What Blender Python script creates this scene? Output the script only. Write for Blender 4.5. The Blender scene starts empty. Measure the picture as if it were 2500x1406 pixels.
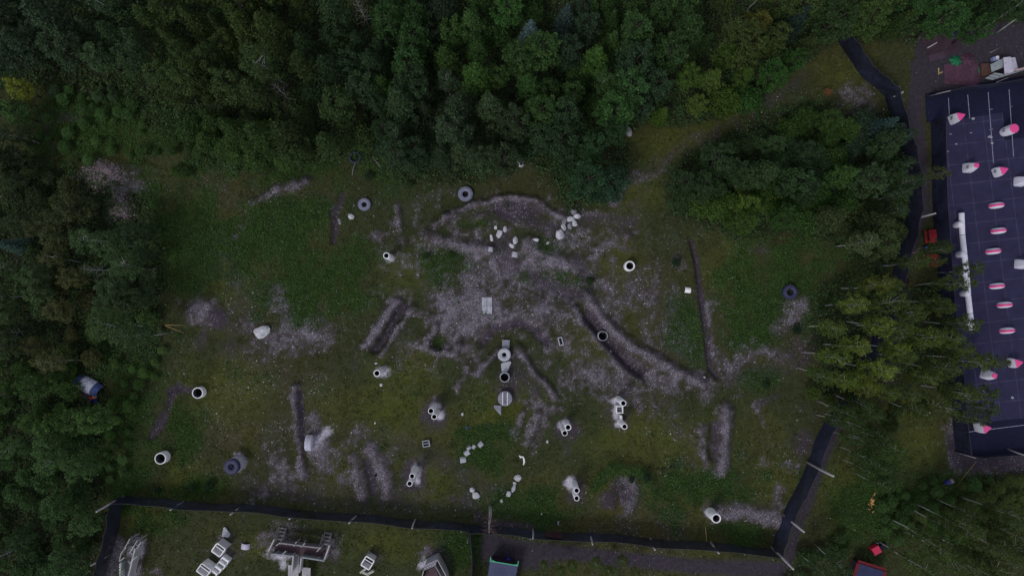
import bpy, math, random
import numpy as np
from mathutils import Vector, Matrix
random.seed(7); rng = np.random.default_rng(7)
S = bpy.context.scene; COL = S.collection

# ---------------------------------------------------------------- camera
H = 94.0                      # flying height in metres
FPX = 1690.0                  # focal length in photo pixels (photo 2500 wide)
TILT = math.atan(42 / FPX)
cam = bpy.data.cameras.new("camera"); camo = bpy.data.objects.new("camera", cam); COL.objects.link(camo)
camo.location = (0, 0, H); camo.rotation_euler = (TILT, 0, 0)
cam.sensor_fit = 'HORIZONTAL'; cam.sensor_width = 36; cam.lens = 36 * FPX / 2500
cam.clip_start = 0.5; cam.clip_end = 6000
S.camera = camo

# ---------------------------------------------------------------- overcast sky and weak sun
SUN_EL, SUN_AZ = math.radians(52), math.radians(218)      # azimuth clockwise from +y (light from lower left)
w = bpy.data.worlds.new("World"); S.world = w; w.use_nodes = True
nt = w.node_tree; bg = nt.nodes['Background']
sky = nt.nodes.new('ShaderNodeTexSky'); sky.sky_type = 'NISHITA'; sky.sun_disc = False
sky.sun_elevation = SUN_EL; sky.sun_rotation = SUN_AZ; sky.altitude = 100
hs = nt.nodes.new('ShaderNodeHueSaturation'); hs.inputs['Saturation'].default_value = 0.30
tint = nt.nodes.new('ShaderNodeMix'); tint.data_type = 'RGBA'; tint.blend_type = 'MULTIPLY'
tint.inputs[0].default_value = 1.0; tint.inputs[7].default_value = (1.0, 0.985, 1.04, 1)
nt.links.new(sky.outputs[0], hs.inputs['Color']); nt.links.new(hs.outputs[0], tint.inputs[6])
nt.links.new(tint.outputs[2], bg.inputs[0]); bg.inputs[1].default_value = 0.13
sl = bpy.data.lights.new("sun", 'SUN'); sl.energy = 1.0; sl.angle = math.radians(13); sl.color = (1.0, 0.97, 0.94)
so = bpy.data.objects.new("sun", sl); COL.objects.link(so)
sd = Vector((math.sin(SUN_AZ) * math.cos(SUN_EL), math.cos(SUN_AZ) * math.cos(SUN_EL), math.sin(SUN_EL)))
so.rotation_euler = sd.to_track_quat('Z', 'Y').to_euler(); so.location = sd * 200
S.view_settings.view_transform = 'Standard'; S.view_settings.look = 'None'
S.view_settings.exposure = 0.10; S.view_settings.gamma = 1.0
S.render.engine = 'CYCLES'

# ---------------------------------------------------------------- pixel <-> world
CT, ST = math.cos(TILT), math.sin(TILT)
def P(px, py, h=0.0):
    dx = (px - 1250) / FPX; dy = -(py - 703) / FPX
    y = dy * CT + ST; z = dy * ST - CT
    k = (H - h) / -z
    return Vector((dx * k, y * k, h))
def PX(x, y, z=0.0):
    yc = y * CT + (z - H) * ST; zc = -y * ST + (z - H) * CT
    return 1250 + FPX * x / -zc, 703 - FPX * yc / -zc
NX, NY = 1250.0, 745.0
MPP = H / FPX                 # metres per photo pixel at the ground

# ---------------------------------------------------------------- colours and materials
def lin(c):
    return tuple(((v / 255) / 12.92 if v <= 10.3 else ((v / 255 + 0.055) / 1.055) ** 2.4) for v in c)
MATS = {}
def mat(name, col, var=0.25, scale=3.0, rough=0.85, spec=0.2, var2=0.0, scale2=0.4, dirt=None, dirt_amt=0.0, bump=0.0, objcolor=False, facevar=False, translucent=0.0):
    if name in MATS: return MATS[name]
    m = bpy.data.materials.new(name); m.use_nodes = True; n = m.node_tree; b = n.nodes['Principled BSDF']
    b.inputs['Roughness'].default_value = rough; b.inputs['Specular IOR Level'].default_value = spec
    tc = n.nodes.new('ShaderNodeTexCoord')
    if objcolor:
        oi = n.nodes.new('ShaderNodeObjectInfo'); src = oi.outputs['Color']
    else:
        rgb = n.nodes.new('ShaderNodeRGB'); rgb.outputs[0].default_value = (*col, 1); src = rgb.outputs[0]
    def mul(src, fac_out, lo, hi):
        mr = n.nodes.new('ShaderNodeMapRange'); mr.inputs[1].default_value = 0.3; mr.inputs[2].default_value = 0.7
        mr.inputs[3].default_value = lo; mr.inputs[4].default_value = hi
        n.links.new(fac_out, mr.inputs[0])
        mx = n.nodes.new('ShaderNodeVectorMath'); mx.operation = 'SCALE'
        n.links.new(src, mx.inputs[0]); n.links.new(mr.outputs[0], mx.inputs['Scale']); return mx.outputs[0]
    nz = n.nodes.new('ShaderNodeTexNoise'); nz.inputs['Scale'].default_value = scale; nz.inputs['Detail'].default_value = 6
    nz.inputs['Roughness'].default_value = 0.7
    n.links.new(tc.outputs['Object'], nz.inputs['Vector'])
    if var > 0: src = mul(src, nz.outputs[0], 1 - var, 1 + var)
    if var2 > 0:
        n2 = n.nodes.new('ShaderNodeTexNoise'); n2.inputs['Scale'].default_value = scale2; n2.inputs['Detail'].default_value = 3
        n.links.new(tc.outputs['Object'], n2.inputs['Vector']); src = mul(src, n2.outputs[0], 1 - var2, 1 + var2)
    if facevar:
        at = n.nodes.new('ShaderNodeAttribute'); at.attribute_name = 'leafvar'
        mx = n.nodes.new('ShaderNodeMix'); mx.data_type = 'RGBA'; mx.blend_type = 'MULTIPLY'; mx.inputs[0].default_value = 1
        n.links.new(src, mx.inputs[6]); n.links.new(at.outputs['Color'], mx.inputs[7]); src = mx.outputs[2]
    if dirt is not None:
        n3 = n.nodes.new('ShaderNodeTexNoise'); n3.inputs['Scale'].default_value = scale * 0.7; n3.inputs['Detail'].default_value = 8
        n3.inputs['Roughness'].default_value = 0.75
        n.links.new(tc.outputs['Object'], n3.inputs['Vector'])
        mr = n.nodes.new('ShaderNodeMapRange'); mr.inputs[1].default_value = 0.62 - 0.25 * dirt_amt; mr.inputs[2].default_value = 0.72
        n.links.new(n3.outputs[0], mr.inputs[0])
        mx = n.nodes.new('ShaderNodeMix'); mx.data_type = 'RGBA'
        n.links.new(mr.outputs[0], mx.inputs[0]); n.links.new(src, mx.inputs[6]); mx.inputs[7].default_value = (*dirt, 1); src = mx.outputs[2]
    n.links.new(src, b.inputs['Base Color'])
    if bump > 0:
        bp = n.nodes.new('ShaderNodeBump'); bp.inputs['Strength'].default_value = bump; bp.inputs['Distance'].default_value = 0.05
        n.links.new(nz.outputs[0], bp.inputs['Height']); n.links.new(bp.outputs[0], b.inputs['Normal'])
    if translucent > 0:
        tr = n.nodes.new('ShaderNodeBsdfTranslucent'); n.links.new(src, tr.inputs[0])
        ms = n.nodes.new('ShaderNodeMixShader'); ms.inputs[0].default_value = translucent
        n.links.new(b.outputs[0], ms.inputs[1]); n.links.new(tr.outputs[0], ms.inputs[2])
        n.links.new(ms.outputs[0], n.nodes['Material Output'].inputs[0])
    MATS[name] = m; return m

CONC = mat('concrete', (0.40, 0.41, 0.46), 0.22, 4, 0.9, 0.15, 0.2, 0.9, dirt=(0.13, 0.125, 0.13), dirt_amt=0.25, bump=0.3)
CONCW = mat('whitewashed_concrete', (0.80, 0.80, 0.82), 0.12, 5, 0.9, 0.15, 0.1, 1.0, dirt=(0.32, 0.31, 0.33), dirt_amt=0.22, bump=0.3)
CONCG = mat('grey_concrete', (0.23, 0.235, 0.28), 0.25, 4, 0.9, 0.15, 0.2, 0.9, dirt=(0.10, 0.10, 0.11), dirt_amt=0.3, bump=0.3)
CONCGR = mat('greenish_concrete', (0.28, 0.33, 0.30), 0.2, 4, 0.9, 0.15, 0.2, 0.9, dirt=(0.14, 0.16, 0.14), dirt_amt=0.2)
CONCI = mat('pipe_inside_painted_shade', (0.10, 0.105, 0.11), 0.3, 4, 0.9, 0.1)  # inner pipe walls: shade of the opening put into a darker concrete colour
ROCK = mat('pale_rock', (0.52, 0.52, 0.56), 0.3, 3, 0.9, 0.15, 0.25, 1.2, dirt=(0.12, 0.12, 0.13), dirt_amt=0.3, bump=0.5)
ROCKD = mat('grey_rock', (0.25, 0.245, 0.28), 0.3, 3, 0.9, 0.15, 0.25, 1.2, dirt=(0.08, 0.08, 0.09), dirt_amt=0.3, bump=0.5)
HOLE = mat('dark_soil_and_opening_shade', (0.012, 0.012, 0.014), 0.4, 4)  # near-black: shade inside openings painted as colour; also the dark soil clods
RUB = mat('rubber_dark', (0.034, 0.036, 0.085), 0.4, 5, 0.6, 0.35, dirt=(0.20, 0.20, 0.27), dirt_amt=0.2)
RUBG = mat('rubber_dusty', (0.17, 0.18, 0.25), 0.25, 5, 0.8, 0.2, dirt=(0.32, 0.32, 0.38), dirt_amt=0.45)
RUBW = mat('rubber_whitewashed', (0.52, 0.52, 0.60), 0.2, 5, 0.8, 0.2, dirt=(0.12, 0.12, 0.16), dirt_amt=0.25)
WOODW = mat('painted_planks', (0.40, 0.39, 0.41), 0.28, 6, 0.85, 0.2, 0.15, 1.0, dirt=(0.17, 0.15, 0.155), dirt_amt=0.4)
WOODG = mat('grey_planks', (0.24, 0.225, 0.245), 0.3, 6, 0.85, 0.2, 0.2, 1.0, dirt=(0.10, 0.09, 0.095), dirt_amt=0.35)
WOODP = mat('reddish_deck', (0.085, 0.055, 0.065), 0.35, 6, 0.85, 0.2, dirt=(0.16, 0.14, 0.15), dirt_amt=0.3)
MAROON = mat('maroon_boards', (0.045, 0.026, 0.036), 0.3, 5, 0.8, 0.2, 0.25, 0.8)
POLE = mat('peeled_pole', (0.36, 0.34, 0.36), 0.25, 5, 0.85, 0.2, dirt=(0.13, 0.12, 0.12), dirt_amt=0.25)
PALEPOLE = mat('pale_pole', (0.26, 0.25, 0.27), 0.3, 5, 0.85, 0.2)
INF = mat('white_vinyl', (0.74, 0.74, 0.84), 0.04, 2, 0.45, 0.35, dirt=(0.45, 0.45, 0.52), dirt_amt=0.1)
PINK = mat('pink_vinyl', (0.74, 0.07, 0.27), 0.06, 2, 0.45, 0.35)
INK = mat('black_print', (0.02, 0.02, 0.025), 0.1, 2)
REDP = mat('red_paint', (0.27, 0.012, 0.024), 0.2, 4, 0.6, 0.3)
REDD = mat('dark_red_paint', (0.12, 0.006, 0.012), 0.25, 4, 0.7, 0.3)
BLUER = mat('slate_blue_roof', (0.055, 0.062, 0.12), 0.12, 2, 0.7, 0.25, 0.15, 0.5)
GREENM = mat('green_metal', (0.06, 0.42, 0.22), 0.15, 4, 0.5, 0.4)
BLUEP = mat('blue_plastic', (0.02, 0.03, 0.32), 0.2, 3, 0.4, 0.4)
BLUEF = mat('blue_fabric', (0.018, 0.022, 0.15), 0.35, 3, 0.9, 0.1)
REDF = mat('red_fabric', (0.30, 0.03, 0.022), 0.3, 3, 0.9, 0.1)
GREENT = mat('green_tarpaulin', (0.006, 0.14, 0.055), 0.35, 3, 0.6, 0.3)
MAROONT = mat('maroon_tarpaulin', (0.075, 0.034, 0.058), 0.3, 3, 0.8, 0.2, 0.25, 0.7, dirt=(0.19, 0.15, 0.17), dirt_amt=0.05)
YWOOD = mat('fresh_wood', (0.62, 0.33, 0.12), 0.2, 4, 0.8, 0.2)
GOLDW = mat('yellow_wood', (0.42, 0.31, 0.13), 0.2, 4, 0.8, 0.2)
RIB = mat('white_ribbed_sheet', (0.52, 0.50, 0.60), 0.2, 5, 0.7, 0.25, dirt=(0.16, 0.14, 0.17), dirt_amt=0.4)
SHEDW = mat('grey_green_boards', (0.24, 0.27, 0.29), 0.2, 4, 0.85, 0.2, 0.15, 1, dirt=(0.12, 0.12, 0.13), dirt_amt=0.2)
TWIG = mat('bare_red_twigs', (0.10, 0.055, 0.06), 0.3, 4)
PAINTL = mat('white_line_paint', (0.24, 0.24, 0.34), 0.45, 3, 0.8, 0.2)
DARKMAT = mat('black_tarp', (0.009, 0.010, 0.030), 0.3, 2, 0.8, 0.15, 0.2, 0.15)
BROWNP = mat('brown_panel', (0.05, 0.032, 0.05), 0.3, 3)
BARKD = mat('dark_bark', (0.07, 0.055, 0.05), 0.35, 6, dirt=(0.17, 0.15, 0.15), dirt_amt=0.2)
BARKW = mat('birch_bark', (0.36, 0.36, 0.35), 0.25, 5, dirt=(0.05, 0.05, 0.05), dirt_amt=0.25)
LEAF = mat('leaves', (0, 0, 0), 0.30, 0.7, 0.75, 0.15, objcolor=True, facevar=True, translucent=0.25)

# netting: dark shade cloth with a little light through the weave
def net_material():
    m = mat('shade_netting', (0.014, 0.017, 0.038), 0.45, 1.1, 0.75, 0.25, 0.5, 0.2, dirt=(0.07, 0.07, 0.11), dirt_amt=-0.02)
    n = m.node_tree; b = n.nodes['Principled BSDF']; out = n.nodes['Material Output']
    tr = n.nodes.new('ShaderNodeBsdfTransparent'); ms = n.nodes.new('ShaderNodeMixShader'); ms.inputs[0].default_value = 0.12
    n.links.new(b.outputs[0], ms.inputs[1]); n.links.new(tr.outputs[0], ms.inputs[2]); n.links.new(ms.outputs[0], out.inputs[0])
    return m
NET = net_material()

# ---------------------------------------------------------------- mesh helpers
class MB:
    def __init__(s): s.v = []; s.f = []; s.mi = []; s.sm = []
    def add(s, vs, fs, mi=0, smooth=False):
        o = len(s.v); s.v += [tuple(v) for v in vs]
        for f in fs: s.f.append(tuple(i + o for i in f)); s.mi.append(mi); s.sm.append(smooth)
    def box(s, c, d, rz=0, mi=0, tilt=None):
        x, y, z = d[0] / 2, d[1] / 2, d[2] / 2
        vs = [Vector((a * x, b * y, e * z)) for a in (-1, 1) for b in (-1, 1) for e in (-1, 1)]
        M = Matrix.Rotation(rz, 3, 'Z')
        if tilt: M = M @ Matrix.Rotation(tilt[0], 3, 'X') @ Matrix.Rotation(tilt[1], 3, 'Y')
        s.add([M @ v + Vector(c) for v in vs], [(0, 1, 3, 2), (4, 6, 7, 5), (0, 4, 5, 1), (2, 3, 7, 6), (0, 2, 6, 4), (1, 5, 7, 3)], mi)
    def wall(s, a, b, z0, z1, t, mi=0):
        a = Vector((a[0], a[1])); b = Vector((b[0], b[1])); d = b - a; c = (a + b) / 2
        s.box((c.x, c.y, (z0 + z1) / 2), (d.length, t, z1 - z0), math.atan2(d.y, d.x), mi)
    def bar(s, p, q, t, mi=0, t2=None):
        p = Vector(p); q = Vector(q); d = q - p; L = d.length
        if L < 1e-5: return
        R = d.to_track_quat('X', 'Z').to_matrix(); t2 = t2 or t
        vs = [R @ Vector((a * L / 2, b * t / 2, e * t2 / 2)) + (p + q) / 2 for a in (-1, 1) for b in (-1, 1) for e in (-1, 1)]
        s.add(vs, [(0, 1, 3, 2), (4, 6, 7, 5), (0, 4, 5, 1), (2, 3, 7, 6), (0, 2, 6, 4), (1, 5, 7, 3)], mi)
    def tube(s, pts, rs, n=8, mi=0, cap=True):
        rings = []
        for i, p in enumerate(pts):
            p = Vector(p); a = Vector(pts[max(i - 1, 0)]); b = Vector(pts[min(i + 1, len(pts) - 1)])
            R = (b - a).to_track_quat('Z', 'Y').to_matrix()
            rings += [p + R @ Vector((math.cos(2 * math.pi * k / n) * rs[i], math.sin(2 * math.pi * k / n) * rs[i], 0)) for k in range(n)]
        fs = []
        for i in range(len(pts) - 1):
            for k in range(n):
                fs.append((i * n + k, i * n + (k + 1) % n, (i + 1) * n + (k + 1) % n, (i + 1) * n + k))
        s.add(rings, fs, mi, True)
        if cap:
            o = len(s.v) - len(rings)
            s.f.append(tuple(o + k for k in range(n))[::-1]); s.mi.append(mi); s.sm.append(False)
            s.f.append(tuple(o + (len(pts) - 1) * n + k for k in range(n))); s.mi.append(mi); s.sm.append(False)
    def lathe(s, prof, n=28, mi=0, closed=False, wob=0.0, M=None, off=(0, 0, 0), a0=0, a1=2 * math.pi, smooth=True):
        full = abs(a1 - a0 - 2 * math.pi) < 1e-4; nn = n if full else n + 1
        vs = []
        for (r, z) in prof:
            for k in range(nn):
                a = a0 + (a1 - a0) * k / n; rr = r * (1 + wob * math.sin(3 * a + z * 2))
                v = Vector((rr * math.cos(a), rr * math.sin(a), z))
                if M: v = M @ v
                vs.append(v + Vector(off))
        fs = []; m = len(prof)
        for i in range(m if closed else m - 1):
            j = (i + 1) % m
            for k in range(n):
                k2 = (k + 1) % nn
                if not full and k + 1 >= nn: continue
                fs.append((i * nn + k, i * nn + k2, j * nn + k2, j * nn + k))
        if closed and not full:
            fs.append(tuple(i * nn for i in range(m))); fs.append(tuple(i * nn + nn - 1 for i in range(m))[::-1])
        s.add(vs, fs, mi, smooth)
    def prism(s, poly, z0, z1, mi=0, top=None):
        n = len(poly); top = top or poly
        vs = [(p[0], p[1], z0) for p in poly] + [(p[0], p[1], z1) for p in top]
        s.add(vs, [tuple(range(n))[::-1], tuple(range(n, 2 * n))] + [(i, (i + 1) % n, n + (i + 1) % n, n + i) for i in range(n)], mi)
    def build(s, name, m, parent=None, loc=None, bevel=0.0, recalc=True):
        me = bpy.data.meshes.new(name); me.from_pydata(s.v, [], s.f)
        for x in (m if isinstance(m, (list, tuple)) else [m]): me.materials.append(x)
        me.polygons.foreach_set('material_index', s.mi); me.polygons.foreach_set('use_smooth', s.sm); me.update()
        if recalc:
            import bmesh
            bm = bmesh.new(); bm.from_mesh(me); bmesh.ops.recalc_face_normals(bm, faces=bm.faces); bm.to_mesh(me); bm.free()
        o = bpy.data.objects.new(name, me); COL.objects.link(o)
        if parent: o.parent = parent
        if loc is not None: o.location = loc
        if bevel > 0:
            b = o.modifiers.new('bevel', 'BEVEL'); b.width = bevel; b.segments = 2; b.limit_method = 'ANGLE'; b.angle_limit = math.radians(40)
        return o
def tag(o, label=None, cat=None, group=None, kind=None):
    if label: o['label'] = label
    if cat: o['category'] = cat
    if group: o['group'] = group
    if kind: o['kind'] = kind
    return o
def empty(name, loc, rz=0):
    o = bpy.data.objects.new(name, None); COL.objects.link(o); o.location = loc; o.rotation_euler = (0, 0, rz)
    o.empty_display_size = 0.3; return o
def np_mesh(name, V, Fc, k, m, smooth=False):
    """V (n,3), Fc (m,k) arrays -> mesh"""
    me = bpy.data.meshes.new(name); me.vertices.add(len(V)); me.vertices.foreach_set('co', V.astype(np.float32).ravel())
    nf = len(Fc); me.loops.add(nf * k); me.loops.foreach_set('vertex_index', Fc.astype(np.int32).ravel())
    me.polygons.add(nf); me.polygons.foreach_set('loop_start', np.arange(nf, dtype=np.int32) * k)
    me.polygons.foreach_set('loop_total', np.full(nf, k, dtype=np.int32))
    me.polygons.foreach_set('use_smooth', np.full(nf, smooth)); me.materials.append(m); me.update(calc_edges=True); me.validate(); return me

# ---------------------------------------------------------------- ground painting (what grows or lies where)
def axis(a, b, st, far):
    core = np.arange(a, b + 1e-6, st); g = np.array(far)
    return np.concatenate([a - g[::-1], core, b + g])
FAR = [1, 3, 7, 15, 30, 70, 160, 400, 1000, 2500]
gx = axis(-78, 78, 0.19, FAR); gy = axis(-47, 47, 0.19, FAR)
GX, GY = np.meshgrid(gx, gy); QX, QY = PX(GX, GY, 0.0)
nyy, nxx = GX.shape
def vnoise(cell, seed, octs=4, pers=0.55):
    out = np.zeros(GX.shape); amp = 1; tot = 0
    for o in range(octs):
        r = np.random.default_rng(seed * 31 + o); c = cell / 2 ** o
        u = (np.clip(GX, -100, 100) + 110) / c; v = (np.clip(GY, -70, 70) + 80) / c
        g = r.random((int(170 / c) + 4, int(240 / c) + 4))
        iu = np.floor(u).astype(int); iv = np.floor(v).astype(int); fu = u - iu; fv = v - iv
        fu = fu * fu * (3 - 2 * fu); fv = fv * fv * (3 - 2 * fv)
        iu = np.clip(iu, 0, g.shape[1] - 2); iv = np.clip(iv, 0, g.shape[0] - 2)
        out += amp * ((g[iv, iu] * (1 - fu) + g[iv, iu + 1] * fu) * (1 - fv) + (g[iv + 1, iu] * (1 - fu) + g[iv + 1, iu + 1] * fu) * fv)
        tot += amp; amp *= pers
    return out / tot
N1 = vnoise(9, 1); N2 = vnoise(3.0, 2); N3 = vnoise(1.2, 3, 3, 0.7); N4 = vnoise(0.55, 4, 2, 0.8); N5 = vnoise(16, 5, 3)
WX = QX + (N2 - 0.5) * 16 + (N3 - 0.5) * 10; WY = QY + (vnoise(3.0, 6) - 0.5) * 16 + (vnoise(1.2, 7, 3) - 0.5) * 10
def line(pts, hw, soft=2.3, warp=True, tap=False):
    X, Y = (WX, WY) if warp else (QX, QY)
    if soft == 2.3: hw = hw * .86
    d = np.full(X.shape, 1e9)
    for (x0, y0), (x1, y1) in zip(pts[:-1], pts[1:]):
        dx, dy = x1 - x0, y1 - y0; L = dx * dx + dy * dy + 1e-9
        t = np.clip(((X - x0) * dx + (Y - y0) * dy) / L, 0, 1)
        d = np.minimum(d, np.hypot(X - x0 - t * dx, Y - y0 - t * dy))
    return np.clip((hw * soft - d) / (hw * (soft - 0.5)), 0, 1)
def ell(cx, cy, rx, ry, soft=1.5):
    d = np.hypot((WX - cx) / rx, (WY - cy) / ry)
    return np.clip((soft - d) / (soft - 0.5), 0, 1)
def poly(pts, soft=10, warp=True):
    X, Y = (WX, WY) if warp else (QX, QY)
    inside = np.zeros(X.shape, bool); n = len(pts)
    for i in range(n):
        x0, y0 = pts[i]; x1, y1 = pts[(i + 1) % n]
        c = ((y0 > Y) != (y1 > Y)) & (X < (x1 - x0) * (Y - y0) / (y1 - y0 + 1e-9) + x0)
        inside ^= c
    if soft <= 0: return inside.astype(float)
    e = line(list(pts) + [pts[0]], soft, 1.6, warp)
    return np.where(inside, 1.0, e * 0.55)
Gm = np.zeros(GX.shape); Dm = Gm.copy(); Lm = Gm.copy(); Ym = Gm.copy(); Hh = Gm.copy(); Fm = Gm.copy(); Am = Gm.copy(); Wm = Gm.copy()
def G(m, s=1.0, h=0.0):
    global Gm, Hh
    Gm = np.maximum(Gm, m * s); Hh = Hh + m * h
def D(m, s=1.0, h=0.0):
    global Dm, Hh
    Dm = np.maximum(Dm, m * s); Hh = Hh + m * h
def L_(m, s=1.0, h=0.0):
    global Lm, Hh
    Lm = np.maximum(Lm, m * s); Hh = Hh + m * h
def Y_(m, s=1.0):
    global Ym
    Ym = np.maximum(Ym, m * s)
# gravel beds and ridges
G(poly([(1010,765),(1060,735),(1150,718),(1230,700),(1330,740),(1395,762),(1350,792),(1290,800),(1215,800),(1160,850),(1110,872),(1080,860),(1090,820),(1075,800),(1040,790)], 12), .54, .1)
G(line([(1080,745),(1150,735),(1180,770),(1140,800)], 26), .85); G(line([(1310,740),(1325,800),(1340,850)], 12), .7, .15); D(line([(1175,835),(1205,800),(1260,790),(1305,802),(1335,835)], 9), .85, -.25); D(line([(1330,690),(1420,722)], 14), .7, -.2); D(line([(1410,640),(1440,700)], 12), .7, -.2); G(line([(1150,885),(1115,955)], 6), .4, .15)
G(line([(1062,800),(1042,825),(1042,850),(1070,866),(1105,862),(1118,840)], 8), 1, .35); L_(ell(1072,836,14,14), 1, -.3)
G(line([(1100,790),(1120,840)], 22), .75)
G(line([(973,735),(936,785),(895,842)], 8), 1, .4); G(line([(1008,750),(970,802),(932,864)], 6), .8, .25); D(line([(990,742),(953,795),(913,856)], 8, 1.6), .95, -.3); Lm = np.maximum(Lm, 0)
G(line([(960,745),(1040,760)], 20), .4)
G(line([(1045,585),(1120,600),(1195,612)], 11), .8, .35); G(line([(1085,532),(1040,578)], 11), .65, .3); G(line([(1085,530),(1160,502),(1238,480),(1300,490),(1340,515),(1375,530)], 8), .72, .3)
G(line([(1180,525),(1090,540),(1100,575),(1190,560)], 9), .5, .1); G(line([(1110,570),(1190,575)], 8), .45)
G(line([(1288,600),(1335,632),(1405,655)], 17), .9, .4); G(line([(1205,640),(1222,700)], 12), .8, .1); G(line([(1240,672),(1330,700),(1400,730)], 20), .5)
G(line([(1400,650),(1440,680),(1500,720)], 16), .5); G(line([(1430,640),(1480,600),(1530,580)], 14), .45, .3)
G(line([(1430,728),(1465,778),(1540,850),(1620,892),(1710,935)], 12), .95, .5); G(line([(1405,755),(1440,815),(1500,880),(1560,930)], 8), .75, .35)
D(line([(1440,770),(1480,835),(1560,905)], 15), .9, -.4)
G(line([(1262,850),(1300,905),(1352,965)], 8), .8, .4); G(line([(1214,858),(1165,915)], 8), .75, .4); D(line([(1235,875),(1245,960)], 24), .65, -.1); D(line([(1265,890),(1310,960)], 16), .5)
G(line([(1400,915),(1500,925),(1600,930),(1715,930)], 34), .5); G(line([(1560,900),(1640,940)], 26), .65); G(line([(1440,890),(1400,930),(1480,960)], 18), .35)
G(line([(1590,850),(1690,900)], 30), .3); G(line([(1480,740),(1560,800)], 26), .3); G(ell(1290,760,70,30), .6); G(ell(1240,720,60,24), .6)
G(ell(1940,745,36,28), .6, .2); G(line([(1945,770),(1900,800)], 14), .65); G(line([(1830,850),(1905,870)], 16), .55); G(line([(1740,850),(1775,905),(1830,870)], 14), .6)
D(line([(1690,590),(1703,640),(1712,720),(1722,800),(1735,900),(1750,920)], 5, warp=False), 1, -.3); D(line([(1705,700),(1735,900)], 9), .5); G(line([(1728,740),(1740,850)], 5), .5)
G(ell(497,760,40,32), .8, .3); D(ell(535,775,25,24), .9, .1); G(line([(680,715),(700,800)], 18), .55); G(line([(640,840),(720,840),(800,810)], 26), .5); G(ell(740,850,60,25), .45)
G(line([(560,800),(610,800)], 16), .4); G(line([(430,745),(460,780)], 14), .35); D(line([(500,800),(490,850)], 8), .5)
G(line([(722,950),(728,1030),(733,1100),(742,1165)], 9), .85, .4); D(line([(733,960),(738,1060)], 6), .9, -.3); G(line([(762,1025),(780,1080),(795,1150)], 17), .75, .15); G(ell(790,1070,16,25), 1)
G(line([(862,1130),(872,1170),(882,1205)], 14), .85, .3); G(line([(905,1098),(930,1135),(945,1195)], 14), .85, .3); D(line([(895,1130),(915,1200)], 9), .9, -.1)
G(ell(700,1215,100,22), .3); G(ell(850,1060,50,40), .35); G(ell(680,1140,40,40), .3); G(line([(820,1100),(845,1180)], 16), .35)
D(ell(1008,1165,34,42), .85); G(ell(1020,1160,16,36), .5); D(ell(1058,1010,32,38), .8); G(ell(1066,1000,18,26), .4); D(ell(1385,1050,34,28), .75); D(ell(1512,1010,34,48), .6); D(ell(1405,1200,28,34), .7)
G(line([(1770,1000),(1768,1060),(1760,1145)], 13), .85, .45); D(line([(1748,1040),(1742,1110)], 10), .7, -.2); G(line([(1712,1050),(1708,1090),(1720,1128)], 12), .7, .3)
G(line([(1545,1180),(1530,1240)], 13), .7, .3); D(ell(1485,1222,20,24), .8, .2); D(ell(1525,1200,34,28), .75, -.2); L_(line([(1450,1190),(1500,1140),(1580,1150),(1590,1200)], 10), .8, .35); L_(ell(1575,1165,18,14), 1, .3)
G(line([(1735,1245),(1800,1250),(1855,1258),(1905,1275)], 17), .95, .2); G(line([(1905,1200),(1890,1300)], 12), .5)
G(line([(745,440),(690,462),(620,495)], 9), .7, .35); G(line([(615,500),(580,575)], 8), .4); D(line([(750,432),(735,440)], 12), .6)
G(line([(972,508),(975,562)], 7), .65, .2); G(ell(925,578,28,14), .5); G(ell(985,590,30,14), .45); G(ell(960,650,40,25), .25)
G(line([(1280,1010),(1258,1065)], 7), .55, .2); G(line([(1315,1015),(1285,1075)], 9), .6, .3); G(line([(1340,1000),(1300,1090)], 12), .45); G(line([(1290,985),(1360,1000)], 12), .5)
G(ell(262,432,62,32), .8, .8); G(ell(298,505,30,36), .8, .6); G(ell(330,460,30,20), .5)
G(line([(285,1330),(262,1400)], 16), .75); G(line([(345,1330),(325,1410)], 12), .7); G(ell(690,1315,50,35), .5); G(ell(800,1330,30,30), .45); D(ell(805,1340,25,40), .5); G(ell(1045,1350,26,20), .6); D(ell(1085,1360,26,40), .6); D(ell(905,1360,26,24), .6)
G(ell(560,1340,50,40), .35); D(ell(540,1345,24,20), .6); G(ell(385,1400,14,10), .5)
G(ell(1240,640,190,90,2.2), .40); G(ell(1500,820,150,90,2.2), .36); G(ell(1620,940,110,40,2.0), .36); G(ell(800,1130,110,40,2.0), .2); G(ell(1120,830,110,60,2.0), .33); G(line([(1540,870),(1720,935)], 26), .6)
D(ell(1260,515,70,22), .95, -.2); D(ell(1180,515,30,10), .4); D(line([(1300,540),(1370,570)], 18), .6); D(line([(1420,540),(1545,540)], 18), .55); D(line([(1220,590),(1250,650)], 22), .6)
D(line([(1380,700),(1330,690),(1250,650)], 16), .6); G(line([(1500,500),(1540,430)], 10), .5)
D(line([(1545,440),(1600,405),(1700,345),(1850,275),(1960,190)], 17), .34); D(line([(1560,430),(1540,600)], 22), .35); G(line([(1550,440),(1640,400)], 10), .35)
D(line([(432,945),(405,1000),(368,1065)], 8), .9, -.25); D(line([(430,950),(480,955)], 9), .8, -.1); D(line([(835,480),(818,520),(812,585)], 7), .9, -.25)
D(line([(110,290),(160,285),(200,290)], 12), .6); D(line([(110,300),(118,345),(130,370)], 5), .5); D(ell(380,205,18,14), .5); D(ell(530,1150,20,14), .2)
D(line([(1140,1215),(1170,1260),(1200,1285)], 14), .5); D(line([(1200,1275),(1300,1285)], 10), .7); D(line([(1380,1070),(1385,1110)], 8), .4)
D(ell(560,1135,34,28), .3); G(ell(580,1128,16,18), .5); G(ell(935,910,12,9), .5)
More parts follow.
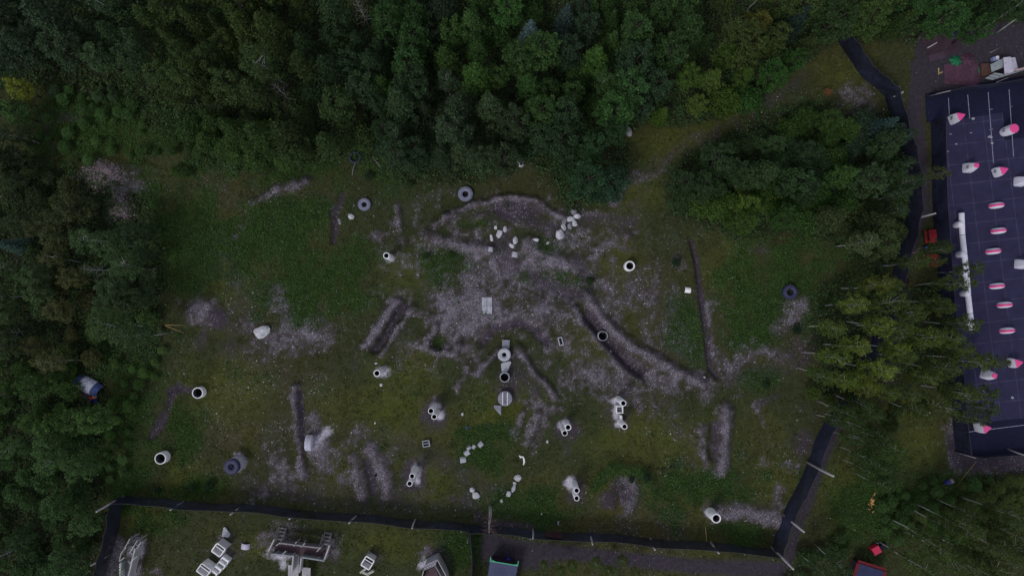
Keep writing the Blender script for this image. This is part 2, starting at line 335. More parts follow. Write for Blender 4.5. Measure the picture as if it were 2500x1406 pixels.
D(line([(560,760),(640,830)], 30), .25); D(ell(1960,1080,24,30), .7); G(line([(1845,985),(1860,1040)], 7), .4); D(line([(1900,965),(1850,990)], 8), .5); G(ell(1935,1140,20,14), .3); G(ell(1870,1100,20,30), .2)
G(ell(2090,240,50,30), .45); D(ell(2110,280,40,40), .5); G(ell(2130,400,30,22), .35); G(ell(1660,650,20,26), .35)
G(ell(1860,615,20,10), .3); D(ell(1850,610,26,14), .3)
D(line([(905,1060),(1000,1110),(1100,1140),(1230,1230)], 34), .3); D(line([(620,1190),(900,1215),(1100,1230)], 26), .4); D(line([(870,890),(960,860),(1010,800)], 20), .25); D(line([(1450,640),(1640,760),(1680,900)], 34), .32); D(line([(560,640),(600,740),(560,840)], 30), .3); D(line([(1500,960),(1640,1000),(1690,1130)], 28), .3); D(line([(1780,930),(1900,900),(1960,860)], 24), .4)
for cx, cy, rx, ry in [(957,631,8,7),(938,909,14,11),(777,1072,15,15),(796,1052,9,12),(1063,993,10,10),(1073,1010,9,9),(1014,1148,10,10),(1013,1170,8,10),(1374,1036,11,11),(1393,1184,11,12),(1507,978,10,9),(1512,1035,10,8),(1733,1252,11,10),(578,1130,17,16),(1504,1010,7,18),(690,1350,30,14),(343,1325,8,18),(1035,1380,14,14),(690,1382,12,10)]:
    Wm = np.maximum(Wm, ell(cx, cy, rx, ry, 1.7) * .9)
# paths outside the netting
pth = np.maximum.reduce([line([(2050,1030),(2033,1065),(2003,1140),(1975,1220),(1945,1290),(1922,1372)], 14, 1.25, False), line([(1190,1322),(1300,1340),(1500,1362),(1700,1382),(1900,1390)], 20, 1.3, False),
      line([(1200,1350),(1320,1360)], 34, 1.3, False), line([(2250,120),(2235,220),(2222,300),(2232,420),(2245,520),(2225,600),(2195,680),(2160,780),(2075,960),(2045,1030)], 16, 1.25, False), line([(2240,160),(2238,300),(2252,420),(2258,520)], 18, 1.3, False)])
Am = np.maximum(Am, pth); Am = np.maximum(Am, line([(2330,1075),(2345,1125),(2420,1130),(2520,1125)], 20, 1.4) * .8); G(line([(2320,1060),(2345,1125),(2420,1135),(2520,1130)], 20), .5)
Am = np.maximum(Am, poly([(2245,100),(2330,80),(2420,70),(2500,50),(2520,180),(2400,205),(2240,230)], 8))
Am = np.maximum(Am, line([(2200,730),(2160,950)], 24) * .5)
# lush and olive grass
for e in [(620,560,70,90),(740,560,80,90),(780,680,110,100),(720,740,60,60),(860,640,50,60),(1830,780,70,70),(1850,700,90,80),(1960,640,110,80),(1680,800,50,80),(1690,860,30,60),(440,1050,45,50),(1080,640,55,40),
          (700,400,200,60),(250,330,160,80),(460,560,90,120),(300,900,60,160),(320,1150,70,90),(1870,920,50,30),(500,1195,60,25),(1150,545,50,14),(1330,600,40,18),(1430,690,30,24),(1340,680,40,16),(1290,680,30,14),
          (1700,1200,120,50),(1820,1300,90,30),(1300,1240,100,40),(1180,1110,70,40),(1200,1060,60,20),(2150,1230,90,90),(2250,1250,140,80),(400,1270,60,24),(1160,1330,60,40)]:
    L_(ell(*e, soft=2.0), .8)
for e in [(520,620,110,110),(560,960,110,90),(900,1000,170,70),(1000,900,80,60),(1600,1080,170,70),(1420,840,60,50),(1500,1180,60,40),(1900,1180,70,80),(450,1170,80,50),(1050,1180,60,60),(620,1330,60,30),(960,1330,100,40),
          (1700,200,60,50),(1640,350,80,60),(1750,310,90,30),(1560,470,50,50),(1780,640,60,80),(2050,180,70,50),(2060,1200,60,80),(2230,1080,90,60),(2200,1000,80,40),(1230,1000,90,60),(1500,620,60,90),(340,1260,60,40),(1740,650,40,60),(1000,660,80,50),(820,1130,60,60)]:
    Y_(ell(*e, soft=1.9), .8)
# forest floor
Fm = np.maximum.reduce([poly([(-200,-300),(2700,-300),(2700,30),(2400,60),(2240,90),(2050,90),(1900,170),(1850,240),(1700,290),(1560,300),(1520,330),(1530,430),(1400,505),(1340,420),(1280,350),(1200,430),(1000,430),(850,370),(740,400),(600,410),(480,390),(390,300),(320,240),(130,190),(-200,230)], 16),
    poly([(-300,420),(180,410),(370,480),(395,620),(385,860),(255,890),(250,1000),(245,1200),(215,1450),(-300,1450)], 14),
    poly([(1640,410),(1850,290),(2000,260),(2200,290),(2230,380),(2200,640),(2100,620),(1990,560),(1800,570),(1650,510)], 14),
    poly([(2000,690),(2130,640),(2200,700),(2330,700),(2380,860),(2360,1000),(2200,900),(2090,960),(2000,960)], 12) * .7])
PRIV = poly([(2262,228),(2620,150),(2620,1120),(2385,1117),(2335,1108)], 0, False)
keep = (1 - PRIV)
FARFADE = np.clip(1 - (np.maximum(np.abs(GX) - 78, 0) + np.maximum(np.abs(GY) - 47, 0)) / 5, 0, 1)
sm = lambda t: np.clip(t, 0, 1) ** 2 * (3 - 2 * np.clip(t, 0, 1))
gN = sm(Gm * 1.05 + (N3 - .5) * 1.2 + (N4 - .5) * 0.8 + (N2 - .5) * .7 - 0.12) * (Gm > 0.02)
gN = gN * (1 - .85 * sm(np.clip(Dm, 0, 1) * 1.4 - .25))
halo = sm(Gm * 1.6 + (N2 - .5) * 1.2 + (N3 - .5) * .6)
bare = np.clip(sm((N5 - .5) * 1.7 + (N2 - .5) * 1.6 + (N3 - .5) * .8 + .17) , 0, 1)      # thin worn turf
fieldz = poly([(400,440),(800,440),(1200,470),(1600,560),(1950,620),(1980,1000),(1880,1330),(300,1210),(400,900)], 40, False)
bare = bare * (0.35 + 0.65 * np.clip(fieldz, 0, 1))
dN = sm(np.maximum(Dm * 1.15, 0) + (N3 - .5) * 0.7 - 0.05) * (Dm > .02)
lN = sm(Lm * 1.15 + (N2 - .5) * 1.7 + (N3 - .5) * .9 - .22)
yN = sm(Ym * 0.9 + (N2 - .5) * 0.9 + (N3 - .5) * .4 - .1)
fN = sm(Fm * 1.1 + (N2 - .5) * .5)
aN = sm(Am * 1.1 + (N3 - .5) * .25)
def C(*rgb): return np.array(lin(rgb))
base = C(48, 54, 34)[None, None] * (0.80 + 0.4 * N1[..., None])
def mix(a, col, m): return a * (1 - m[..., None]) + (np.array(col)[None, None] if np.ndim(col) == 1 else col) * m[..., None]
col = base
col = mix(col, C(60, 57, 30), sm((N5 - .3) * 1.5) * .6)
col = mix(col, C(47, 58, 28), sm((N2 - .42) * 3.2) * .45)
col = mix(col, C(70, 66, 30), sm((N1 - .5) * 4) * .35)
col = mix(col, C(68, 72, 26), yN * .85)
col = mix(col, C(61, 53, 57), np.clip(bare, 0, 1) * .5 * (1 - yN * .75) * (1 - lN * .6))
col = mix(col, C(40, 65, 28), lN * .9)
col = mix(col, C(31, 50, 36), lN * sm((N1 - .45) * 3) * .5)
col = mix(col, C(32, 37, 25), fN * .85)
col = mix(col, C(60, 53, 57), halo * .62)
col = mix(col, C(59, 51, 61), dN * .92)
gcol = C(88, 82, 90)[None, None] * (0.66 + 0.68 * (.5 * N3 + .5 * N2)[..., None])
col = col * (1 - gN[..., None]) + gcol * gN[..., None]
col = mix(col, C(178, 175, 186), sm(Wm * 1.0 + (N3 - .5) * .8 + (N4 - .5) * .7) * (Wm > .02) * .8)
col = mix(col, C(54, 48, 58), aN * .9)
col = mix(col, C(45, 50, 35), 1 - FARFADE)
ALB = 1.26
col = np.clip(col * ALB, 0, 1)
# terrain relief
yard = np.maximum(PRIV, np.clip(Am, 0, 1))
Z = Hh * 2.0 * FARFADE + (N2 - .5) * 0.30 * FARFADE + (N3 - .5) * .14 + (N4 - .5) * .07 * (0.3 + gN)
Z = Z * (1 - np.clip(yard, 0, 1)) * FARFADE
Z = Z - 0.02
V = np.stack([GX, GY, Z], -1).reshape(-1, 3)
idx = np.arange(nyy * nxx).reshape(nyy, nxx)
Fq = np.stack([idx[:-1, :-1], idx[:-1, 1:], idx[1:, 1:], idx[1:, :-1]], -1).reshape(-1, 4)
def ground_material():
    m = bpy.data.materials.new('ground'); m.use_nodes = True; n = m.node_tree; b = n.nodes['Principled BSDF']
    b.inputs['Roughness'].default_value = 0.95; b.inputs['Specular IOR Level'].default_value = 0.1
    a = n.nodes.new('ShaderNodeAttribute'); a.attribute_name = 'cover'
    g = n.nodes.new('ShaderNodeAttribute'); g.attribute_name = 'gravel'
    tc = n.nodes.new('ShaderNodeTexCoord')
    def noise(sc, det=5, ro=.7):
        z = n.nodes.new('ShaderNodeTexNoise'); z.inputs['Scale'].default_value = sc; z.inputs['Detail'].default_value = det; z.inputs['Roughness'].default_value = ro
        n.links.new(tc.outputs['Object'], z.inputs['Vector']); return z
    def mr(src, a0, a1, b0, b1):
        q = n.nodes.new('ShaderNodeMapRange'); q.inputs[1].default_value = a0; q.inputs[2].default_value = a1; q.inputs[3].default_value = b0; q.inputs[4].default_value = b1
        n.links.new(src, q.inputs[0]); return q.outputs[0]
    def scale(c, f):
        q = n.nodes.new('ShaderNodeVectorMath'); q.operation = 'SCALE'; n.links.new(c, q.inputs[0]); n.links.new(f, q.inputs['Scale']); return q.outputs[0]
    def math_(op, x, y):
        q = n.nodes.new('ShaderNodeMath'); q.operation = op
        for i, t in enumerate((x, y)):
            if isinstance(t, (int, float)): q.inputs[i].default_value = t
            else: n.links.new(t, q.inputs[i])
        return q.outputs[0]
    n1 = noise(2.2); n2 = noise(9, 3, .8)
    c = scale(a.outputs['Color'], mr(n1.outputs[0], .3, .7, .68, 1.34)); c = scale(c, mr(n2.outputs[0], .3, .7, .62, 1.4))
    # pebbles: bright and dark cells in the gravel, few in the turf
    vo = n.nodes.new('ShaderNodeTexVoronoi'); vo.inputs['Scale'].default_value = 8.5; n.links.new(tc.outputs['Object'], vo.inputs['Vector'])
    sep = n.nodes.new('ShaderNodeSeparateColor'); n.links.new(vo.outputs['Color'], sep.inputs[0])
    peb = mr(sep.outputs[0], .0, 1.0, .60, 1.50)
    one = math_('ADD', math_('MULTIPLY', math_('SUBTRACT', peb, 1.0), g.outputs['Fac']), 1.0)
    c = scale(c, one)
    b_col = n.nodes.new('ShaderNodeMix'); b_col.data_type = 'RGBA'; b_col.inputs[7].default_value = (.38, .37, .40, 1)
    thr = math_('GREATER_THAN', sep.outputs[1], math_('SUBTRACT', .9985, math_('MULTIPLY', g.outputs['Fac'], .075)))
    dd = math_('LESS_THAN', vo.outputs['Distance'], 0.42)
    n.links.new(math_('MULTIPLY', thr, dd), b_col.inputs[0]); n.links.new(c, b_col.inputs[6])
    n.links.new(b_col.outputs[2], b.inputs['Base Color'])
    bp = n.nodes.new('ShaderNodeBump'); bp.inputs['Strength'].default_value = .7; bp.inputs['Distance'].default_value = .12
    n.links.new(n2.outputs[0], bp.inputs['Height']); n.links.new(bp.outputs[0], b.inputs['Normal'])
    return m
gme = np_mesh('ground', V, Fq, 4, ground_material(), True)
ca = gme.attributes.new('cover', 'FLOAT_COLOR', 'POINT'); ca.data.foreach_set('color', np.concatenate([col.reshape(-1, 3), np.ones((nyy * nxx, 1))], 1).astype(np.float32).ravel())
ga = gme.attributes.new('gravel', 'FLOAT', 'POINT')
gravel_amt = np.clip(np.maximum(gN, bare * .35 + dN * .25) * (1 - aN * .8) * (1 - fN * .6), 0, 1) * FARFADE
ga.data.foreach_set('value', gravel_amt.astype(np.float32).ravel())
ground = bpy.data.objects.new('ground', gme); COL.objects.link(ground)
tag(ground, 'uneven ground of worn grass, purple grey gravel and bare dirt', 'ground', kind='structure')
def at(arr, x, y):
    i = np.clip(np.searchsorted(gx, x), 0, nxx - 1); j = np.clip(np.searchsorted(gy, y), 0, nyy - 1); return arr[j, i]
def gz(x, y): return float(at(Z, x, y))
def PG(px, py):
    p = P(px, py, 0); p.z = gz(p.x, p.y); return p

# ---------------------------------------------------------------- loose stones and ground plants (uncountable)
def scatter(n, dens, lo=(-72, -42), hi=(72, 42)):
    out = []
    while sum(len(o) for o in out) < n:
        p = np.stack([rng.uniform(lo[0], hi[0], 200000), rng.uniform(lo[1], hi[1], 200000)], 1)
        k = rng.random(200000) < at(dens, p[:, 0], p[:, 1]); out.append(p[k])
    return np.concatenate(out)[:n]
OCT = np.array([(1, 0, 0), (0, 1, 0), (-1, 0, 0), (0, -1, 0), (0, 0, 1), (0, 0, -1)], float)
OCF = np.array([(0, 1, 4), (1, 2, 4), (2, 3, 4), (3, 0, 4), (1, 0, 5), (2, 1, 5), (3, 2, 5), (0, 3, 5)])
def stones(name, pts, smin, smax, m, label, power=2.5):
    n = len(pts); s = smin + (smax - smin) * rng.random(n) ** power
    Vv = OCT[None] * (1 + 0.35 * (rng.random((n, 6, 1)) - .5)); a = rng.random(n) * 6.28
    sc = np.stack([s, s * rng.uniform(.6, 1, n), s * rng.uniform(.45, .8, n)], 1)[:, None]
    Vv = Vv * sc; ca_, sa = np.cos(a)[:, None], np.sin(a)[:, None]
    X = Vv[..., 0] * ca_ - Vv[..., 1] * sa; Yv = Vv[..., 0] * sa + Vv[..., 1] * ca_
    z = at(Z, pts[:, 0], pts[:, 1]); VV = np.stack([X + pts[:, :1], Yv + pts[:, 1:], Vv[..., 2] + z[:, None] + s[:, None] * .2], -1).reshape(-1, 3)
    FF = (OCF[None] + (np.arange(n) * 6)[:, None, None]).reshape(-1, 3)
    o = bpy.data.objects.new(name, np_mesh(name, VV, FF, 3, m)); COL.objects.link(o); tag(o, label, name.replace('_', ' '), kind='stuff'); return o
STONE = mat('loose_stone', (0.30, 0.285, 0.32), 0.5, 1.5, 0.9, 0.1)
STONEL = mat('pale_stone', (0.46, 0.45, 0.47), 0.3, 1.5, 0.9, 0.1)
nofar = FARFADE * keep
stones('gravel', scatter(26000, np.clip(gN * .9 + bare * .10 + dN * .1, 0, 1) * nofar * (1 - aN * .9)), .025, .085, STONE, 'small purple grey stones lying over the gravel beds')
stones('pebbles', scatter(2000, np.clip(gN * .6 + bare * .35 * sm(N2 * 3 - 1.2) + .006, 0, 1) * nofar * (1 - fN) * (1 - aN * .7)), .04, .12, STONEL, 'scattered pale pebbles on turf and gravel', 3)

hp = np.maximum(ell(262, 432, 52, 28), ell(298, 505, 26, 32) * .8) * (Gm > .1)
stones('rubble', scatter(1500, np.clip(hp, 0, 1)), .05, .20, mat('pinkish_rubble', (.22, .17, .18), .55, 1.2), 'pinkish broken rubble on the overgrown heap', 1.6)
def leaves(pts, size, up=0.5, seed=1, k=4, asp=.6, hue=True):
    """leaf faces at the given points (n,3); size array (n,); returns V,F,col"""
    r = np.random.default_rng(seed); n = len(pts)
    nrm = r.normal(size=(n, 3)); nrm /= np.linalg.norm(nrm, axis=1)[:, None]; nrm[:, 2] = np.abs(nrm[:, 2]) + up; nrm /= np.linalg.norm(nrm, axis=1)[:, None]
    t = r.normal(size=(n, 3)); t -= (t * nrm).sum(1)[:, None] * nrm; t /= np.linalg.norm(t, axis=1)[:, None]; b = np.cross(nrm, t)
    s = size[:, None]; bend = nrm * s * .25
    Vv = np.stack([pts - t * s, pts - b * s * asp + bend, pts + t * s, pts + b * s * asp + bend], 1).reshape(-1, 3)
    Fv = np.arange(n * 4).reshape(n, 4)
    g = .58 + .84 * r.random((n, 1)); cc = np.concatenate([g * (1 + .25 * (r.random((n, 1)) - .5)), g, g * (1 + .3 * (r.random((n, 1)) - .5)), np.ones((n, 1))], 1)
    return Vv, Fv, np.repeat(cc, 4, 0)
def leaf_obj(name, V, Fq, cc, m, color, parent=None):
    me = np_mesh(name, V, Fq, 4, m, False); a = me.attributes.new('leafvar', 'FLOAT_COLOR', 'POINT'); a.data.foreach_set('color', cc.astype(np.float32).ravel())
    o = bpy.data.objects.new(name, me); COL.objects.link(o); o.color = (*color, 1)
    if parent: o.parent = parent
    return o
def cover(name, n, dens, hmax, smin, smax, color, label, seed, clump=7, spread=.45):
    c = scatter(n // clump, dens); c = np.repeat(c, clump, 0) + rng.normal(size=(n // clump * clump, 2)) * spread * .6
    z = at(Z, c[:, 0], c[:, 1]) + rng.random(len(c)) ** 1.5 * hmax * (.3 + .7 * at(N2, c[:, 0], c[:, 1])) + .02
    V_, F_, cc = leaves(np.concatenate([c, z[:, None]], 1), rng.uniform(smin, smax, len(c)), .6, seed)
    o = leaf_obj(name, V_, F_, cc, LEAF, color); tag(o, label, name.replace('_', ' '), kind='stuff'); return o
cover('grass', 70000, np.clip(.30 - gN - dN * .9 - bare * .25, 0, 1) * nofar * (1 - aN) * (1 - fN * .5), .16, .06, .15, lin((72, 76, 42)), 'short olive grass tufts across the field', 3)
cover('weeds', 140000, np.clip(lN * 1.1 - gN - dN * .7, 0, 1) * nofar * (1 - aN) * (1 - fN * .2), .32, .05, .14, lin((66, 92, 44)), 'low leafy weeds in dense green patches', 4, 5, .6)
cover('undergrowth', 130000, np.clip(fN + .5 * ell(2260, 1240, 120, 60) * (N2 > .45), 0, 1) * nofar * (1 - aN), .9, .08, .22, lin((66, 88, 52)), 'dark undergrowth on the forest floor', 5)

# ---------------------------------------------------------------- trees
def crown_pts(r, centers, radii, per, squash=.8, shell=.55):
    out = []
    for c, R in zip(centers, radii):
        d = r.normal(size=(per, 3)); d /= np.linalg.norm(d, axis=1)[:, None]
        d[:, 2] = np.where(d[:, 2] < -.2, -d[:, 2] * .6, d[:, 2])
        out.append(c + d * (R * (shell + (1 - shell) * r.random((per, 1)) ** .5) * np.where(r.random((per, 1)) < .22, 1.45, 1.0)) * np.array([1, 1, squash]) + r.normal(size=(per, 3)) * .09)
    return np.concatenate(out)
LB = []
def proto_tree(kind, seed):
    r = np.random.default_rng(seed); rd = random.Random(seed); tb = MB()
    cen = []; rad = []
    if kind == 'broadleaf':
        h = 9.5; R = 2.6; z0 = 3.2; nb = 62
        lean = [rd.uniform(-.5, .5), rd.uniform(-.5, .5)]
        trunk = [(0, 0, -.2), (lean[0] * .3, lean[1] * .3, 3), (lean[0] * .8, lean[1] * .8, 6), (lean[0], lean[1], 8.6)]
        tb.tube(trunk, [.17, .13, .08, .02], 7)
        for i in range(nb):
            t = (i + .5) / nb; z = z0 + (h - z0) * t; prof = R * (math.sin(math.pi * min(1, .18 + .8 * (1 - t))) ** .6) * (1 - .35 * t)
            a = i * 2.4 + rd.uniform(-.5, .5); q = prof * rd.uniform(.45, 1.1)
            cen.append((lean[0] * t + q * math.cos(a), lean[1] * t + q * math.sin(a), z + rd.uniform(-.3, .3))); rad.append(rd.uniform(.28, .66) * (1.1 - .4 * t))
        for i in range(0, nb, 6):
            c = cen[i]; zz = max(2, c[2] - 1.2); tb.tube([(lean[0] * zz / 9, lean[1] * zz / 9, zz), (c[0] * .5, c[1] * .5, zz + .7), c], [.06, .04, .015], 5)
        pts = crown_pts(r, cen, rad, 46); sz = r.uniform(.09, .2, len(pts)); bark = BARKD
    elif kind == 'poplar':
        h = 11; z0 = 4; nb = 56; tb.tube([(0, 0, -.2), (.1, .1, 4), (.0, .2, 8), (0, 0, 10.6)], [.15, .12, .07, .02], 7)
        for i in range(nb):
            t = (i + .5) / nb; z = z0 + (h - z0) * t; a = i * 2.4; q = 1.9 * (1 - t) ** .55 * rd.uniform(.5, 1.15)
            cen.append((q * math.cos(a), q * math.sin(a), z)); rad.append(rd.uniform(.25, .55) * (1.15 - .5 * t))
            if i % 6 == 0: tb.tube([(0, 0, z - 1), cen[-1]], [.045, .012], 5)
        pts = crown_pts(r, cen, rad, 42); sz = r.uniform(.09, .2, len(pts)); bark = BARKD
    elif kind == 'birch':
        h = 13; z0 = 5.5; nb = 52
        bx, by = rd.uniform(-.8, .8), rd.uniform(-.8, .8)
        sp = lambda z: (bx * (z / 13) ** 2 + .12 * math.sin(z * .9 + seed), by * (z / 13) ** 2 + .12 * math.cos(z * .8))
        tb.tube([(*sp(z), z) for z in (-.2, 2, 4, 6, 8, 10, 12, 13)], [.11, .095, .085, .07, .055, .04, .022, .01], 7)
        for i in range(nb):
            t = (i + .5) / nb; z = z0 + (h - z0) * t; a = i * 2.4 + rd.uniform(-.6, .6); q = 1.8 * math.sin(math.pi * (.15 + .75 * (1 - t))) * rd.uniform(.3, 1.15)
            c = (sp(z)[0] + q * math.cos(a), sp(z)[1] + q * math.sin(a), z - .2 * q); cen.append(c); rad.append(rd.uniform(.25, .58))
            if i % 5 == 0: tb.tube([(*sp(z - .9), z - .9), c], [.035, .01], 5)
        pts = crown_pts(r, cen, rad, 42, 1.1); sz = r.uniform(.08, .17, len(pts)); bark = BARKW
    elif kind == 'spruce':
        h = 9; tb.tube([(0, 0, -.2), (0, 0, 5), (0, 0, 9)], [.15, .09, .02], 7); P_ = []
        for w_ in range(22):
            z = .8 + w_ * .375; R = 2.1 * (1 - (z / 9.2)) ** .85 + .12; nb = 9 if w_ < 16 else 6
            for k in range(nb):
                a = 2 * math.pi * (k + .5 * (w_ % 2)) / nb + rd.uniform(-.15, .15); RR = R * rd.uniform(.8, 1.1)
                m_ = int(12 * RR) + 5; t = r.random(m_); wd = .28 * RR * (1 - t) * (r.random(m_) - .5) * 2
                P_.append(np.stack([math.cos(a) * t * RR - math.sin(a) * wd, math.sin(a) * t * RR + math.cos(a) * wd, z + .15 * RR * t - .35 * t * t * RR + .03 * r.normal(size=m_)], 1))
        pts = np.concatenate(P_); sz = r.uniform(.07, .16, len(pts)); bark = BARKD
    elif kind == 'shrub':
        h = 3.2; nb = 44
        for i in range(nb):
            a = i * 2.4; q = 1.5 * math.sqrt((i + .5) / nb) * rd.uniform(.75, 1.1); z = 2.7 * (1 - (q / 2.3) ** 2) * rd.uniform(.75, 1.05) + .2
            cen.append((q * math.cos(a), q * math.sin(a), z)); rad.append(rd.uniform(.2, .42))
            if i % 4 == 0: tb.tube([(.1 * math.cos(a), .1 * math.sin(a), -.1), (q * .5 * math.cos(a), q * .5 * math.sin(a), z * .6), cen[-1]], [.035, .025, .01], 5)
        pts = crown_pts(r, cen, rad, 38, .9); sz = r.uniform(.07, .16, len(pts)); bark = BARKD
    elif kind == 'bare':
        h = 8; tb.tube([(0, 0, -.1), (.1, 0, 4), (.2, .1, 8)], [.12, .08, .015], 6)
        for i in range(26):
            z = 2 + i * .23; a = i * 2.4; q = rd.uniform(1, 2.1) * (1 - z / 11)
            tb.tube([(.1, 0, z), (.1 + q * .6 * math.cos(a), q * .6 * math.sin(a), z + .5), (.1 + q * math.cos(a), q * math.sin(a), z + .8)], [.03, .02, .006], 4)
            cen.append((.1 + q * math.cos(a), q * math.sin(a), z + .8)); rad.append(.4)
        pts = crown_pts(r, cen, rad, 14); sz = r.uniform(.06, .13, len(pts)); bark = BARKW
    V_, F_, cc = leaves(pts, sz, .35, seed)
    cm = np_mesh('crown', V_, F_, 4, LEAF, False); a = cm.attributes.new('leafvar', 'FLOAT_COLOR', 'POINT'); a.data.foreach_set('color', cc.astype(np.float32).ravel())
    to = tb.build('trunk', bark); tm = to.data; bpy.data.objects.remove(to)
    return tm, cm, h
PROTO = {k: [proto_tree(k, 100 + 17 * j + len(k)) for j in range(nv)] for k, nv in
         (('broadleaf', 5), ('poplar', 3), ('birch', 4), ('spruce', 2), ('shrub', 4), ('bare', 2))}
NAME = {'broadleaf': 'broadleaf_tree', 'poplar': 'poplar_tree', 'birch': 'birch_tree', 'spruce': 'spruce_tree', 'shrub': 'shrub', 'bare': 'bare_tree'}
CATN = {'shrub': 'shrub'}
LAND = [('low concrete ring', 1538, 649), ('right hand dark tyre', 1930, 713), ('blue spruce', 1295, 75), ('white boulder', 640, 810), ('white wood edge rock', 1271, 397),
        ('grey trackside rock', 1533, 322), ('half hidden tyre', 866, 384), ('pale ringed tyre', 1136, 473), ('overgrown gravel heap', 262, 432), ('blue white wreck', 222, 940),
        ('top picnic table', 2268, 578), ('curved netting end', 2070, 110), ('red roofed hut', 2120, 1390), ('lower netting corner', 300, 1212), ('orange firewood', 2128, 1225), ('black field corner', 2340, 1108),
        ('yellow edge tree', 45, 215), ('slate blue roof', 1228, 1390), ('bright pointed tree', 1165, 145), ('purple dirt patch', 150, 287), ('green tarpaulin bundle', 2333, 150), ('white tube barrier', 2352, 600),
        ('white edge shed', 2450, 165), ('leaning corner pole', 1890, 1340), ('half bare olive tree', 880, 25), ('orange autumn bush', 2020, 220)]
USED = set()
_W = 'one two three four five six seven eight nine ten eleven twelve thirteen fourteen fifteen sixteen seventeen eighteen nineteen'.split()
def words_(n):
    n = max(1, int(round(n)))
    return _W[n - 1] if n < 20 else ['twenty', 'thirty', 'forty', 'fifty', 'sixty', 'seventy', 'eighty', 'ninety'][min(n // 10, 9) - 2] + ('-' + _W[n % 10 - 1] if n % 10 else '')
def where(px, py, k=0):
    n, x, y = sorted(LAND, key=lambda l: math.hypot(px - l[1], py - l[2]))[k]; d = math.hypot(px - x, py - y) * MPP
    a = math.degrees(math.atan2(y - py, px - x)) % 360
    dirs = ['right of', 'above right of', 'above', 'above left of', 'left of', 'below left of', 'below', 'below right of']
    s = dirs[int(((a + 22.5) % 360) // 45)]
    return n, s, d
NT = 0
def tree(px, py, kind, color, s=1.0, hf=.72, adj='', label=None, group=None, sz=None, bright=1.0):
    """px,py = where the middle of the crown shows in the photo"""
    global NT
    NT += 1; var = PROTO[kind][NT % len(PROTO[kind])]; h = var[2] * (sz or s)
    p = P(px, py, h * hf); p.z = gz(p.x, p.y)
    e = empty(NAME[kind], p, random.uniform(0, 6.28)); e.scale = (s, s, sz or s)
    for nm, me in (('trunk', var[0]), ('crown', var[1])):
        o = bpy.data.objects.new(nm, me); COL.objects.link(o); o.parent = e
        if nm == 'crown': o.color = (*[c * bright for c in color], 1)
    if label is None:
        word = NAME[kind].replace('_', ' '); opts = []
        for k in range(9):
            n, d_, m_ = where(px, py, k); low = (sz or s) < .5
            for size in (adj, ('low ' if low else 'leafy ') + adj, adj + (' taller' if s > 1 else ' smaller')):
                opts.append(f"{size.strip()} {word} {words_(m_)} metres {d_} the {n}")
        label = next((o_ for o_ in opts if o_ not in USED), opts[0])
    USED.add(label)
    tag(e, label, CATN.get(kind, 'tree'), group); return e
TONES = [  # photo pixel, srgb of foliage, word
 (40,60,(36,50,40),'dark bluish green'),(160,150,(44,60,46),'grey green'),(260,170,(44,62,44),'grey green'),(480,120,(46,62,34),'mid green'),(640,180,(48,64,38),'mid green'),(620,60,(50,66,34),'olive green'),
 (800,60,(36,54,36),'dark green'),(900,130,(36,54,38),'dark green'),(980,100,(40,66,36),'mid green'),(1140,150,(48,72,36),'bright green'),(1080,30,(32,46,36),'deep green'),(1220,60,(48,74,40),'fresh green'),
 (950,240,(42,60,42),'grey green'),(860,300,(50,68,40),'mid green'),(1100,270,(44,60,46),'grey green'),(1000,340,(42,60,44),'grey green'),(1180,330,(50,66,48),'pale grey green'),(1300,190,(46,70,38),'fresh green'),
 (1460,140,(50,76,40),'bright green'),(1540,190,(48,80,42),'fresh green'),(1400,60,(36,52,40),'deep green'),(1480,30,(48,72,38),'fresh green'),(1640,90,(46,70,40),'mid green'),(1740,190,(60,84,34),'bright yellow green'),
 (1840,80,(56,70,36),'olive green'),(1700,250,(64,88,32),'yellow green'),(1880,230,(48,82,38),'fresh green'),(1600,200,(40,60,44),'grey green'),(1450,420,(38,62,40),'dark green'),(1330,400,(38,58,40),'dark green'),
 (1950,60,(50,66,36),'olive green'),(2060,40,(44,64,38),'mid green'),(2160,60,(52,72,36),'mid green'),(2300,50,(40,68,36),'fresh green'),(2440,120,(36,56,34),'dark green'),
 (1750,400,(42,60,40),'mid green'),(1850,380,(46,66,42),'mid green'),(2000,320,(52,76,36),'fresh green'),(2150,310,(44,62,54),'blue green'),(2200,420,(46,64,44),'grey green'),(2100,560,(56,70,44),'olive green'),(1830,500,(60,84,36),'yellow green'),(1990,500,(50,78,38),'fresh green'),(1960,420,(38,58,38),'dark green'),
 (60,470,(40,52,36),'brownish green'),(150,500,(48,56,38),'brownish olive'),(250,620,(50,68,48),'grey green'),(60,700,(50,66,44),'grey green'),(160,740,(58,62,40),'olive green'),(300,800,(54,72,40),'mid green'),(320,720,(48,64,46),'grey green'),
 (120,1000,(52,76,40),'mid green'),(150,1100,(54,78,48),'grey green'),(200,290,(52,78,44),'fresh green'),(400,340,(48,72,38),'mid green'),(520,390,(50,72,38),'mid green'),(310,960,(52,76,38),'fresh green'),(80,1200,(46,70,42),'fresh green'),(180,1200,(46,66,40),'mid green'),(60,1350,(40,60,38),'dark green'),
 (2080,760,(84,96,38),'yellow green'),(2120,880,(88,100,38),'bright yellow green'),(2030,900,(66,84,38),'light green'),(2250,800,(62,78,36),'light green'),(2350,700,(58,72,38),'olive green'),(2340,900,(64,78,36),'olive green'),(2300,1000,(56,70,34),'olive green'),
 (2150,1040,(50,68,38),'mid green'),(2200,1150,(54,74,40),'mid green'),(2250,1230,(50,74,42),'fresh green'),(2300,1320,(60,76,40),'mid green'),(2450,1340,(58,70,38),'olive green'),(1950,1380,(46,64,40),'mid green'),(1400,1380,(64,78,38),'light green')]
